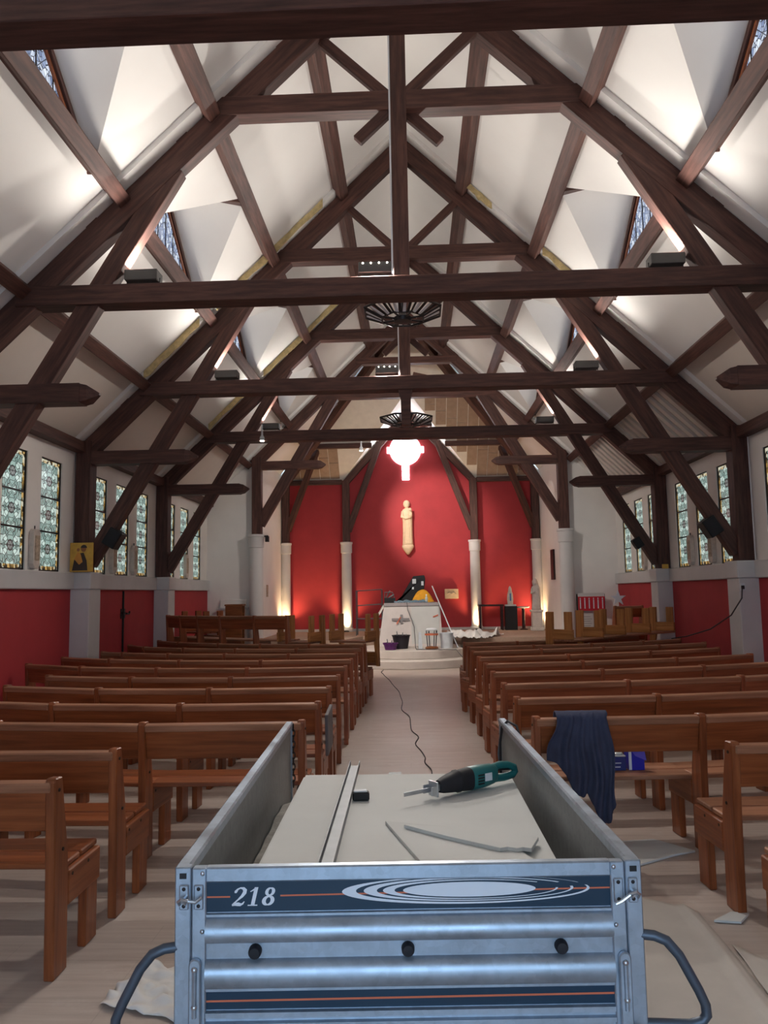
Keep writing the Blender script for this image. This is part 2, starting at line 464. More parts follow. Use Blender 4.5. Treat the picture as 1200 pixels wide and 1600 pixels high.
# ------------------------------------------------------------------ ceiling
ceil = bpy.data.objects.new('ceiling', None); put(ceil); ceil['kind'] = 'structure'
def sp(s, x, y, off=0): return (s*x, y, cz(x)+off)
XB, HB = 2.92, 1.36      # foot line and half width of the dormer openings
XS = (WX+.02, 3.80, XB, 1.95, .90, 0.0)
STRIP = .24
def panel(s, pts, mat='ceiling', off=0, th=.05, name='ceiling_panel'):
    m = MB(); q = [sp(s, x, y, off) for x, y in pts]
    m.ext(q, (s*SN.x*th, 0, SN.z*th)); return m.obj(name, M[mat], ceil)
for k in range(-2, 4):
    a, b = TY[k]+STRIP, TY[k+1]-STRIP; mid = (a+b)/2
    for s in (-1, 1):
        for i in range(5):
            x0, x1 = XS[i], XS[i+1]
            if i == 2 and k >= 0:
                hb = HB
                panel(s, [(x0,a),(x0,mid-hb),(x1,mid),(x1,a)])
                panel(s, [(x0,mid+hb),(x0,b),(x1,b),(x1,mid)])
            else:
                panel(s, [(x0,a),(x0,b),(x1,b),(x1,a)], ('bare' if s > 0 and k in (2, 3) else 'ceiling_low') if i == 0 else 'ceiling')
        # bare battens over the lower slope on the socket side
        if s > 0 and k in (2, 3):
            n = 12
            for j in range(n):
                y = a+.1+(b-a-.2)*j/(n-1)
                p0, p1 = Vector(sp(s, 4.72, y, -.02)), Vector(sp(s, 3.84, y, -.02))
                board('batten', ceil, p0, p1, .13, .07, M['ceiling_low'], up=(s*SN.x, 0, SN.z), bev=.004)
for k in range(-2, 5):
    for s in (-1, 1):
        a, b = TY[k]-STRIP, TY[k]+STRIP
        if k == -2: a = Y_BACK-.05
        panel(s, [(XS[0],a),(XS[0],b),(0,b),(0,a)], 'ceiling', -.075, .13, 'ceiling_strip')
for s in (-1, 1):      # over the chancel, up to the hip
    panel(s, [(CX+.05,TY[4]+STRIP),(CX+.05,21.72),(0.0,18.42)], 'ceiling')
# yellow mineral wool showing along the third truss
for s, x0, x1 in ((-1, 2.7, 1.15), (-1, 3.75, 2.95), (1, 2.6, 2.0), (1, 1.3, .95)):
    for q in (2, 3) if x0 > 2.65 and s < 0 else (2,):
        m = MB(); yy = TY[q]-STRIP; n = 9; pts = []
        top = [sp(s, x0+(x1-x0)*i/n, yy-.012, -.005+random.uniform(-.015, .01)) for i in range(n+1)]
        bot = [sp(s, x0+(x1-x0)*i/n, yy-.012, -.125+random.uniform(-.03, .02)) for i in range(n+1)]
        for i in range(n): m.ext([top[i], top[i+1], bot[i+1], bot[i]], (0, .02, 0))
        m.obj('insulation_strip', M['insul'], ceil)

# dormers: two sloping cheeks, ridge tip and gable window
wn = [0]
def window_root(M_):
    wn[0] += 1
    o = bpy.data.objects.new('window_%d' % wn[0], None); put(o, None, M_); o['kind'] = 'structure'
    return o
for k in range(0, 4):
    mid = (TY[k]+TY[k+1])/2; hb = HB
    for s in (-1, 1):
        ap = Vector(sp(s, 1.95, mid)); xo = XB+.03
        top = Vector((s*xo, mid, ap.z))
        zb = cz(XB)
        for e in (-1, 1):
            m = MB(); bp = Vector((s*XB, mid+e*hb, zb)); bo = Vector((s*xo, mid+e*hb, zb-.03))
            m.ext([ap, bp, bo, top], (s*.02, e*.02, .045)); m.obj('dormer_cheek', M['ceiling'], ceil)
        m = MB(); m.rings([[ap+V(s*.06,-.05,-.09), ap+V(s*.06,.05,-.09), ap+V(s*.06,.05,.02), ap+V(s*.06,-.05,.02)], [ap+V(s*.45,-.01,-.02), ap+V(s*.45,.01,-.02), ap+V(s*.45,.01,.02), ap+V(s*.45,-.01,.02)]]); m.obj('dormer_ridge', M['beam'], ceil)
        en = V(-s,0,0); ex = V(0,s,0)
        w = window_root(frame(V(s*(xo+.02), mid, zb-.02), ex, en, V(0,0,1)))
        H = ap.z-zb+.02
        m = MB(); m.ext([(-hb,0,0),(hb,0,0),(0,0,H)], (0,-.02,0)); m.obj('pane', M['stained_blue'], w)
        for e in (-1, 1): board('frame', w, (e*(hb-.02), .04, .0), (0, .04, H-.02), .06, .05, M['beam'], up=(0,1,0)); board('inner_frame', w, (e*(hb-.16), .025, .02), (0, .025, H-.08), .03, .03, M['bench'], up=(0,1,0))
        board('frame', w, (-hb, .03, .02), (hb, .03, .02), .05, .05, M['beam'], up=(0,1,0))
        for e in (-.62, -.3, 0, .3, .62):
            h = H*(1-abs(e)/hb)
            board('glazing_bar', w, (e, .012, 0), (e*.96, .012, h-.03), .012, .014, M['iron'])

# hip over the altar
HK = (8.45-4.75)/(Y_APSE-18.4)
def hipz(y): return 4.75+HK*(Y_APSE-y)
def hipy(z): return Y_APSE-(z-4.75)/HK
gy = hipy(6.85)
hip = [(-CX-.05,Y_APSE,4.75),(-CX-.05,hipy(cz(CX+.05)),cz(CX+.05)),(0,18.4,8.45),(0,gy,6.85),(-1.9,Y_APSE,4.75)]
for s in (-1, 1):
    m = MB(); m.ext([(-s*x, y, z) for x, y, z in hip], (0, .04, .05)); m.obj('hip_panel', M['tape'], ceil)
    m = MB(); m.ext([(s*1.9,Y_APSE,4.75),(0,Y_APSE,6.85),(0,gy,6.85)], (s*.03, 0, .05)); m.obj('gable_cheek', M['ceiling'], ceil)
def hip_board(x0, x1, z0, z1, mat='fibre'):
    m = MB(); m.ext([(x0,hipy(z0)-.012,z0-.012),(x1,hipy(z0)-.012,z0-.012),(x1,hipy(z1)-.012,z1-.012),(x0,hipy(z1)-.012,z1-.012)], (0,.014,.016))
    m.obj('ceiling_board', M[mat], ceil)
def hip_cols(x0, x1, n, z0, z1, skip=()):
    w = (x1-x0)/n
    for i in range(n):
        if i in skip: continue
        a, b = x0+i*w+.009, x0+(i+1)*w-.009
        ax = max(abs(a), abs(b)); zt = min(z1, cz(ax)-.08)
        ix = min(abs(a), abs(b)); zl = max(z0, 6.85-1.105*ix+.06) if ix < 1.9 else z0
        if zt-zl > .12:
            zc = zl+(zt-zl)*random.uniform(.45, .7)
            hip_board(a, b, zl, zc-.006); hip_board(a, b, zc+.006, zt)
hip_cols(-3.35, -1.95, 5, 4.85, 5.7); hip_cols(.45, 3.35, 10, 4.85, 6.7)

# ------------------------------------------------------------------ roof timbers
def hammer_mesh(L):
    key = ('hammer', round(L, 3))
    if key not in _bc:
        m = MB(); w, h, t = .2, .19, .17
        m.rings([[(x, -a, -b), (x, a, -b), (x, a, b), (x, -a, b)] for x, a, b in
                 ((0, w/2, h/2), (L-t, w/2, h/2), (L-t*.99, w/2-.006, h/2-.006), (L-t*.6, w/2-.012, h/2-.02), (L, .02, .012))])
        _bc[key] = m.mesh('hammer_beam', M['beam'])
    return _bc[key]
TRL = {0: 'dark timber roof truss crossing directly above the galvanised trailer',
       1: 'dark timber roof truss carrying the wide iron chandelier, next truss after the trailer',
       2: 'dark timber roof truss standing on the pier that holds the gold icon painting',
       3: 'dark timber roof truss nearest the chancel that still has a full tie beam',
       4: 'dark timber chancel arch truss standing on round white columns, without a tie beam'}
def truss(k):
    Y = TY[k]
    t = thing('roof_truss', TRL[k], 'roof truss', (0, Y, 0), group='roof trusses over the nave')
    full = k < 4
    xb = 4.72 if full else 3.66
    for s in (-1, 1):
        board('rafter', t, (s*xb, 0, rz(xb)), (0, 0, 8.2), .16, .24, M['beam'], up=(0,0,1))
        if full:
            board('post', t, (s*4.66, 0, 1.96), (s*4.66, 0, 3.86), .23, .22, M['beam'], up=(1,0,0))
            obj('hammer_beam', hammer_mesh(4.74-3.02), t, frame(V(s*4.74,0,3.61), V(-s,0,0), V(0,-s,0), V(0,0,1)))
            board('brace', t, (s*4.58, 0, 2.08), (s*2.28, 0, 5.93), .15, .2, M['beam'])
        else:
            board('post', t, (s*3.58, 0, 3.0), (s*3.58, 0, 4.85), .22, .22, M['beam'], up=(1,0,0))
            obj('hammer_beam', hammer_mesh(3.62-1.95), t, frame(V(s*3.62,0,4.64), V(-s,0,0), V(0,-s,0), V(0,0,1)))
            board('brace', t, (s*3.52, 0, 3.24), (s*1.46, 0, 6.75), .15, .24, M['beam'])
        for x in ((3.80, 2.83, 1.92, .9) if full else (2.83, 1.92, .9)):     # cleats under the purlins
            c = Vector((s*(x+.16), 0, rz(x+.16)))+Vector((s*SN.x, 0, SN.z))*.17
            d = Vector((s, 0, -SL)).normalized()
            board('purlin_cleat', t, c-d*.02, c+d*.13, .16, .12, M['beam'], up=(s*SN.x, 0, SN.z))
    if full:
        board('tie_beam', t, (-3.86, 0, 4.6), (3.86, 0, 4.6), .22, .2, M['beam'])
        board('collar_beam', t, (-2.02, 0, 6.55), (2.02, 0, 6.55), .18, .2, M['beam'])
        board('king_post', t, (0, 0, 4.52), (0, 0, 8.22), .2, .16, M['beam'], up=(1,0,0))
        if k in (1, 2, 3): board('cable_trunking', t, (-.087, -.085, 4.72), (-.087, -.085, 7.6), .014, .02, M['label_white'], up=(1,0,0), bev=0)
        for s in (-1, 1):
            board('strut', t, (s*-.86, s*.035, 7.37), (s*.42, s*.035, 6.15), .07, .11, M['beam'])
    else:
        board('collar_beam', t, (-2.1, 0, 6.28), (2.1, 0, 6.28), .18, .17, M['beam'])
        board('collar_beam', t, (-1.2, 0, 7.1), (1.2, 0, 7.1), .18, .16, M['beam'])
        for s in (-1, 1): board('strut', t, (s*1.7, 0, 6.38), (s*.15, 0, 6.75), .1, .13, M['beam'])
    return t
for k in range(0, 5): truss(k)
SIDE = {-1: 'over the wall with the icon painting', 1: 'over the wall with the hanging socket cable'}
for s in (-1, 1):
    for x, yend, lab in ((3.80, TY[4], 'dark purlin on tie beam ends, slope %s'), (2.83, 20.6, 'dark purlin below the dormer windows, slope %s'),
                         (1.92, 19.8, 'dark purlin at the dormer ridges, slope %s'), (.90, 19.0, 'dark purlin nearest the ridge, slope %s')):
        c = Vector((s*x, 0, rz(x)+.15))
        o = board('purlin', None, c+V(0,Y_BACK,0), c+V(0,yend,0), .15, .19, M['beam'], up=(s*SN.x, 0, SN.z))
        tag(o, lab % SIDE[s], 'purlin', 'purlins along the roof slopes')
    o = board('wall_plate', None, (s*4.70, Y_BACK, 3.76), (s*4.70, Y_END, 3.76), .15, .15, M['beam'])
    tag(o, 'dark timber wall plate on top of the white wall, ' + ('icon painting side' if s < 0 else 'hanging socket cable side'), 'wall plate')
# altar end framing
for s in (-1, 1):
    o = thing('hip_rafter', 'dark diagonal hip rafter over the altar, ' + ('above the metal trolley' if s < 0 else 'above the black side table'), 'hip rafter', (0,0,0), group='hip rafters over the altar')
    p0 = V(s*3.5, 21.75, 4.72); p1 = V(s*.12, 18.42, 8.1)
    board('timber', o, p0, p1, .15, .22, M['beam'])
    # wall posts on columns
    for x, nm, lab in ((3.5, 'corner', 'dark braced post above the end column of the red wall, '), (1.79, 'mid', 'dark braced gable post by the stone figure, ')):
        t = thing('altar_post', lab + ('overturned pew side' if s < 0 else 'black side table side'), 'timber post', (s*x, 21.83, 3.03), group='timber posts on the altar wall')
        board('post', t, (0,0,0), (0,0,1.74), .2, .2, M['beam'], up=(1,0,0))
        if nm == 'mid':
            board('brace', t, (-s*.06, -.02, .3), (-s*.98, -.02, 2.82), .13, .17, M['beam'])
            board('gable_rafter', t, (s*.06, 0, 1.62), (-s*1.69, 0, 3.54), .14, .17, M['beam'])
        else:
            board('brace', t, (-s*.06, -.02, .35), (-s*.98, -.62, 2.55), .12, .16, M['beam'])
    o = board('hip_purlin', None, (s*2.62, 21.02, 5.62), (s*1.0, 21.02, 5.62), .13, .13, M['beam'])
    tag(o, 'short dark purlin under the stripped hip ceiling, ' + ('overturned pew side' if s < 0 else 'black side table side'), 'purlin')
    o = board('hip_wall_plate', None, (s*3.39, 21.86, 4.74), (s*1.9, 21.86, 4.74), .14, .13, M['beam'])
    tag(o, 'dark plate on top of the red side panel, ' + ('overturned pew side' if s < 0 else 'black side table side'), 'wall plate')

# ------------------------------------------------------------------ columns
def column(x, y, z0, z1, r, label):
    t = thing('column', label, 'column', (x, y, z0), group='white columns of the chancel')
    H = z1-z0
    m = MB(); m.lathe([(r*1.0,0),(r*1.02,.1),(r*.98,H*.5),(r*.94,H-.34),(r*.92,H-.3)], k=24); m.obj('shaft', M['column'], t, smooth=True)
    m = MB(); m.lathe([(r*.95,H-.31),(r*1.08,H-.3),(r*1.1,H-.06),(r*1.2,H-.05),(r*1.2,H),], k=24); m.obj('capital', M['column'], t, smooth=True)
    m = MB(); m.box(-r*1.1, r*1.1, -r*1.1, r*1.1, 0, .1); m.obj('base', M['column'], t, bevel=.01)
for s in (-1, 1):
    sd = 'overturned pew side' if s < 0 else 'stone Virgin side'
    column(s*3.58, 18.06, 0, 3.0, .165, 'thick round white column under the chancel arch, ' + sd)
    column(s*3.5, 21.8, CZ_, 3.03, .14, 'slim white column at the end of the red wall, ' + sd)
    column(s*1.79, 21.8, CZ_, 3.03, .145, 'slim white column flanking the hanging stone figure, ' + sd)

# ------------------------------------------------------------------ aisle windows
for s in (-1, 1):
    for c in win_centres(s):
        w = window_root(frame(V(s*(WX+.045), c, WIN_Z0), V(0,s,0), V(-s,0,0), V(0,0,1)))
        H = WIN_Z1-WIN_Z0; hw = WIN_W/2
        m = MB(); f = .018
        m.box(-hw, -hw+f, -.01, .03, 0, H); m.box(hw-f, hw, -.01, .03, 0, H); m.box(-hw, hw, -.01, .03, 0, f); m.box(-hw, hw, -.01, .03, H-f, H)
        m.obj('frame', M['iron'], w)
        b = .066; m = MB()
        m.box(-hw+f, -hw+b, 0, .012, f, H-f); m.box(hw-b, hw-f, 0, .012, f, H-f); m.box(-hw+b, hw-b, 0, .012, f, b); m.box(-hw+b, hw-b, 0, .012, H-b, H-f)
        m.obj('border', M['border'], w)
        ph = (H-2*b)/3
        for i in range(3):
            obj('pane', box_mesh(WIN_W-2*b, .014, ph, M['stained'], 0), w, T(0, .004, b+ph*(i+.5)))
        for i in (1, 2): board('saddle_bar', w, (-hw, .02, b+ph*i), (hw, .02, b+ph*i), .02, .022, M['iron'], bev=0)

# daylight cross window in the altar wall
w = window_root(T(-.09, Y_APSE-.02, 5.64))
m = MB()
m.ext([(.44*math.cos(2*PI*i/40), 0, .44*math.sin(2*PI*i/40)) for i in range(40)], (0, .018, 0))
m.box(-.52, .52, 0, .018, -.09, .09); m.box(-.1, .1, 0, .018, -.86, .56)
m.obj('cross_pane', M['cross_glow'], w)

# ------------------------------------------------------------------ doors / wall fittings
t = bpy.data.objects.new('door_1', None); put(t, None, T(-WX+.02, 12.84, 0)); t['kind'] = 'structure'
board('astragal', t, (.01, 0, .55), (.01, 0, 1.70), .035, .03, M['black'])
for z in (1.33,):
    for e in (-1, 1):
        m = MB(); m.tube([(.01, e*.02, z), (.06, e*.04, z), (.06, e*.14, z-.01), (.06, e*.17, z+.03)], .014); m.obj('door_handle', M['black'], t)
        m = MB(); m.box(0, .015, e*.06-.03, e*.06+.03, z-.08, z+.08); m.obj('handle_plate', M['black'], t)

# ------------------------------------------------------------------ pews
UP_PROF = [(0,0),(.13,0),(.125,.42),(.115,.5),(.045,.83),(-.02,.835),(-.03,.82),(-.012,.5)]
def upright_mesh(mat):
    key = ('upright', mat.name)
    if key not in _bc:   # long axis is local X so that the grain follows it
        m = MB(); m.ext([(z, s, -.022) for s, z in UP_PROF], (0, 0, .044)); _bc[key] = m.mesh('upright', mat, bevel=.005)
    return _bc[key]
def pew(label, pts, z0=0, mat='bench', bolts=False, inverted=None, ends=(True, True), group=None, name='pew', cloth=None):
    """pts: world xy of the backrest line, sections between successive points; seats face +normal"""
    mt = M[mat]
    P = [Vector((x, y, 0)) for x, y in pts]; n = len(P)
    c = sum(P, Vector((0,0,0)))/n
    if inverted is None: Mx = T(c.x, c.y, z0)
    else: Mx = T(c.x, c.y, z0) @ Matrix.Rotation(PI, 4, (P[-1]-P[0]).normalized())
    t = thing(name, label, 'pew', M=Mx, group=group)
    P = [p-c for p in P]
    sgn = 1 if P[-1].x > P[0].x else -1
    def nrm(d):
        d = d.normalized(); q = Vector((-d.y, d.x, 0))*sgn
        return q
    segn = [nrm(P[i+1]-P[i]) for i in range(n-1)]
    vn = [segn[0]]+[(segn[i]+segn[i+1]).normalized() for i in range(n-2)]+[segn[-1]]
    Z = Vector((0,0,1))
    for i in range(n):
        nn = vn[i]; ex = nn.cross(Z)                      # along the row
        o = P[i]
        if i == 0: o = o+(P[1]-P[0]).normalized()*.022
        if i == n-1: o = o-(P[-1]-P[-2]).normalized()*.022
        obj('upright', upright_mesh(mt), t, frame(o, Z, nn, Z.cross(nn)))
        board('front_leg', t, o+nn*.39+Z*0, o+nn*.39+Z*.40, .13, .04, mt, up=ex)
        inn = (P[1]-P[0]).normalized() if i == 0 else -(P[-1]-P[-2]).normalized() if i == n-1 else Vector((0,0,0))
        oo = o+inn*.0
        board('side_rail', t, oo+nn*.125+Z*.335, oo+nn*.47+Z*.335, .05, .15, mt)
        if bolts:
            out = -inn if inn.length else ex
            for sv, zv in ((.01, .78), (.16, .385), (.33, .385), (.06, .52)):
                q = o+nn*sv+Z*zv
                m = MB(); m.tube([q+out*.015, q+out*.0265], .008, 8); m.obj('bolt', M['bolt'], t)
    for i in range(n-1):
        a, b = P[i], P[i+1]; d = (b-a).normalized(); nn = segn[i]
        g = .012 if n > 2 else .02
        lean = (nn*-.075+Z*.33).normalized()
        # backrest board and its top rail
        def q(p, s, z): return p+nn*s+Z*z
        board('backrest', t, q(a, .004, .705)+d*.02, q(b, .004, .705)-d*.02, .028, .20, mt, up=lean)
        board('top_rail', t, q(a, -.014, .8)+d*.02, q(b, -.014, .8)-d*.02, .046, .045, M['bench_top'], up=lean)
        for s0, s1 in ((.125, .29), (.305, .485)):
            e = d*(.0 if 0 < i else -.0)
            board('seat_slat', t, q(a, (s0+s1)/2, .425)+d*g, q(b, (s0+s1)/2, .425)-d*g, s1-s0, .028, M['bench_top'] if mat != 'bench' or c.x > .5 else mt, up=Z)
    return t
ORD = ['first', 'second', 'third', 'fourth', 'fifth', 'sixth', 'seventh', 'eighth', 'ninth', 'tenth', 'eleventh']
def shape_left(yb, x0, n, L=1.03, curve=1.0):
    pts = [(x0, yb)]
    for i, dy in zip(range(1, n+1), (-.01, .1, .36, .82)):
        pts.append((x0-L*.985*i, yb+dy*curve))
    return pts
G = 'pew rows in the nave'
LEFT = {3: [(-.63,4.88),(-1.63,4.86),(-2.62,4.98),(-3.58,5.25)],
        4: [(-.63,5.71),(-1.65,5.70),(-2.64,5.82),(-3.60,6.10)],
        5: [(-.65,6.64),(-1.68,6.62),(-2.67,6.73),(-3.64,7.02)],
        6: [(-.66,7.56),(-1.70,7.48),(-2.70,7.60),(-3.67,7.89)],
        7: [(-.67,8.48),(-1.74,8.42),(-2.76,8.56),(-3.73,8.86),(-4.60,9.34)],
        8: [(-.68,9.38),(-1.78,9.38),(-2.81,9.55),(-3.80,9.89),(-4.60,10.30)],
        9: [(-.69,10.28),(-1.60,10.33),(-2.48,10.48),(-3.30,10.67),(-4.05,11.0),(-4.45,11.24)],
        10: [(-.68,11.22),(-1.64,11.29),(-2.56,11.47),(-3.41,11.77),(-4.16,12.21),(-4.62,12.78)],
        11: [(-.69,12.08),(-1.58,12.24),(-2.38,12.44),(-3.13,12.76),(-3.95,13.3),(-4.50,13.9)]}
RIGHT = {2: [(.766,4.915),(1.80,4.966),(2.84,5.14)],
         3: [(.77,5.827),(1.825,5.908),(2.87,6.09)],
         4: [(.78,6.717),(1.86,6.835),(2.91,7.068),(3.9,7.42)],
         5: [(.785,7.68),(1.87,7.79),(2.93,8.04),(3.9,8.4)],
         6: [(.797,8.57),(1.88,8.72),(2.97,8.97),(3.97,9.34)],
         7: [(.797,9.42),(1.90,9.62),(2.98,9.98),(4.0,10.40)],
         8: [(.79,10.33),(1.73,10.58),(2.60,10.80),(3.42,11.05),(4.2,11.42)],
         9: [(.798,11.18),(1.75,11.36),(2.60,11.52),(3.44,11.88),(4.15,12.35)],
         10: [(.798,12.14),(1.63,12.20),(2.45,12.5),(3.2,12.95),(3.8,13.35)]}
pew('single pew standing apart beside the trailer tailgate, icon painting side', [(-1.49,3.40),(-2.55,3.40)], bolts=True, group=G)
pew('single pew standing apart, next to the trailer side panel, icon painting side', [(-1.47,4.04),(-2.56,4.05)], bolts=True, group=G)
for k, p in LEFT.items():
    pew('varnished pew row, %s back from the altar steps, on the icon painting side' % ORD[11-k], p, bolts=k < 6, group=G, mat='bench' if k < 7 else 'bench_red')
pew('single pew turned beside the dust sheet, second along from the tailgate corner', [(1.60,3.22),(2.6,3.26)], bolts=True, group=G)
pew('single pew standing apart behind the broken plasterboard piece on the floor', [(1.61,4.06),(2.65,4.12)], bolts=True, group=G)
for k, p in RIGHT.items():
    lab = 'varnished pew row with the navy work clothes draped over its back' if k == 2 else 'varnished pew row, %s back from the altar steps, on the hanging cable side' % ORD[10-k]
    pew(lab, p, bolts=k < 5, group=G, mat='bench' if k < 4 else 'bench_red')
m = MB(); m.box(-.012, .012, -.16, .16, 0, .30); tag(m.obj('grey_panel', M['grey_cloth'], None, T(-.60, 5.98, .44) @ RX(.1), bevel=.004), 'thin grey panel standing on a pew seat at the aisle, icon painting side', 'panel')
# pews stacked on the seats of the front row
SZ = .44
pew('curved pew standing on the seats of the front row, icon painting side', [(-1.95,12.45),(-2.52,12.62),(-3.15,12.93),(-3.62,13.27),(-4.02,13.62),(-4.38,14.0)], SZ, group='pews stacked at the front', mat='bench_red')
pew('short upturned pew across the front row seat beside the altar steps', [(-.50,12.52),(-1.12,12.75)], 1.28, inverted=True, group='pews stacked at the front', mat='bench_gold')
pew('upturned pew with its legs in the air below the gold-lit column', [(-1.38,12.72),(-1.95,12.98)], 1.26, inverted=True, group='pews stacked at the front', mat='bench_gold')
pew('long upturned pew with legs in the air across the front row, cable side', [(2.0,12.05),(2.62,12.62),(3.2,13.1),(3.72,13.65),(4.22,14.2)], 1.275, inverted=True, group='pews stacked at the front', mat='bench_gold')
pew('pew standing against the red wainscot under the end windows, hanging cable side', [(4.0,15.45),(4.6,15.6)], 0, group='pews stacked at the front')
pew('pew lifted on top of another pew by the red poster', [(3.99,15.58),(4.59,15.73)], SZ, group='pews stacked at the front')
pew('upturned pew with three board ends showing before the end wall, icon painting side', [(-3.75,15.6),(-4.35,16.1)], 1.30, inverted=True, group='pews stacked at the front')
pew('pew standing under the upturned one by the end wall, icon painting side', [(-3.72,15.35),(-4.35,15.75)], 0, group='pews stacked at the front')

# ------------------------------------------------------------------ trailer
TRX, TRY, TRR = .022, 2.12, .036
MT = T(TRX, TRY, 0) @ RZ(TRR)
tr = thing('cargo_trailer', 'galvanised open cargo trailer with blue numbered tailgate standing in the aisle', 'trailer', M=MT)
HW, TL, ZT, ZB = .60, 2.30, .90, .47
m = MB(); m.box(-HW, HW, .0, TL, ZB-.03, ZB); m.obj('bed', M['galv_in'], tr)
for s in (-1, 1):
    m = MB(); x0, x1 = sorted((s*(HW-.022), s*HW)); m.box(x0, x1, .02, TL, ZB-.02, ZT-.02)
    for i in range(3):
        z = ZB+.08+i*.11; a, b = sorted((s*HW, s*(HW+.012))); m.box(a, b, .05, TL-.05, z, z+.05)
    sd = m.obj('side_panel', M['galv_in'], tr, bevel=.003)
    m = MB(); x0, x1 = sorted((s*(HW-.032), s*(HW+.008))); m.box(x0, x1, .0, TL, ZT-.035, ZT)
    m.obj('top_rim', M['galv'], tr, bevel=.006)
    m = MB(); x0, x1 = sorted((s*(HW-.038), s*(HW+.004))); m.box(x0, x1, -.012, .02, ZB-.06, ZT)
    cp = m.obj('corner_post', M['galv'], tr, bevel=.003)
    m = MB(); m.box(s*(HW-.017)-.009, s*(HW-.017)+.009, -.0135, -.012, ZT-.028, ZT-.014); m.obj('slot', M['black'], cp)
    m = MB(); x0, x1 = sorted((s*(HW-.03), s*HW)); m.box(x0, x1, TL-.03, TL, ZB-.02, ZT-.01); m.obj('front_post', M['galv'], tr, bevel=.003)
    # side bumper tube
    pth = [(.60,.0,.712),(.63,-.01,.712),(.66,-.012,.70),(.69,-.015,.665),(.735,-.015,.58),(.75,-.015,.545),(.752,-.015,.52),(.74,-.015,.505),(.71,-.015,.498),(.60,.0,.495)]
    off = 0 if s > 0 else -.012
    m = MB(); m.tube([(s*x, y, z+off) for x, y, z in pth], .013, 10); m.obj('bumper_tube', M['tube'], tr, smooth=True)
    # wheels and mudguards, under the bed edges
    m = MB(); c = V(s*.67, 1.25, .25)
    m.rings([[c+V(s*dx, r*math.cos(2*PI*j/28), r*math.sin(2*PI*j/28)) for j in range(28)] for dx, r in ((-.065,.17),(-.07,.22),(-.05,.25),(.05,.25),(.07,.22),(.065,.17))])
    wh = m.obj('wheel', M['rubber'], tr, smooth=True)
    m = MB(); m.rings([[c+V(s*dx, r*math.cos(2*PI*j/20), r*math.sin(2*PI*j/20)) for j in range(20)] for dx, r in ((.03,.165),(.055,.16),(.04,.06),(.06,.05),(.06,.01))]); m.obj('rim', M['steel'], wh, smooth=True)
    m = MB(); n = 14
    ring = [(c.y+.31*math.cos(PI*j/n), c.z+.29*math.sin(PI*j/n)) for j in range(n+1)]
    for (ya, za), (yb, zb) in zip(ring[:-1], ring[1:]):
        a, b = sorted((s*.59, s*.755)); m.ext([(a,ya,za),(b,ya,za),(b,yb,zb),(a,yb,zb)], (0,0,.008))
    m.obj('mudguard', M['rubber'], tr)
m = MB(); m.box(-.62, .62, 1.22, 1.28, .22, .28); m.box(-.3,-.24,.1,TL,.32,ZB-.03); m.box(.24,.3,.1,TL,.32,ZB-.03); m.box(-.04,.04,1.2,TL+.85,.36,.43); m.box(-.3,.3,TL-.1,TL-.04,.32,.38); m.box(-.3,.3,1.2,1.3,.28,.34); m.obj('chassis', M['galv_in'], tr)
m = MB(); m.tube([(.07,TL+.6,.0),(.07,TL+.6,.46)], .022, 10); m.box(-.02,.09,TL+.56,TL+.64,.37,.42); m.obj('prop_stand', M['steel'], tr)
# tailgate
tg = obj('tailgate', box_mesh(.001*1000*1.115, .02, .40, M['galv'], .002), tr, T(0, .012, ZT-.205)); tg['label'] = 'ribbed steel tailgate with dark blue decal bands'
GX = .5225
m = MB()
prof = [(-.004,.862),(-.004,.784),(-.012,.782),(-.012,.776),(-.006,.774),(-.014,.768),(-.026,.758),(-.031,.744),(-.031,.728),(-.024,.716),(-.008,.712),(-.007,.672),(-.016,.668),(-.027,.656),(-.031,.642),(-.031,.622),(-.024,.606),(-.008,.602),(-.012,.600),(-.012,.594),(-.004,.592),(-.004,.546),(-.016,.544),(-.016,.532),(-.007,.530),(-.007,.521),(-.018,.519),(-.018,.508),(-.005,.506),(-.005,.49)]
m.ext([(-GX, y, z) for y, z in prof]+[(-GX, .004, .49), (-GX, .004, .862)], (2*GX, 0, 0))
pn = m.obj('ribbed_panel', M['galv'], tr, smooth=True)
m = MB(); m.box(-GX-.002, GX+.002, -.016, .012, .862, ZT); m.obj('tailgate_top_rail', M['galv'], tr, bevel=.004)
m = MB(); m.box(-.575, .575, -.012, .02, .40, .49); m.obj('rear_crossmember', M['galv'], tr, bevel=.004)
for x, z in ((-.42,.474),(-.1,.478),(.06,.478),(.14,.478),(.42,.474)):
    m = MB(); m.box(x-.012, x+.012, -.015, -.012, z-.012, z+.012); m.obj('bolt_hole', M['black'], tr)
m = MB(); m.box(-.36, -.28, -.0145, -.012, .44, .487); m.obj('type_plate', M['label_white'], tr)
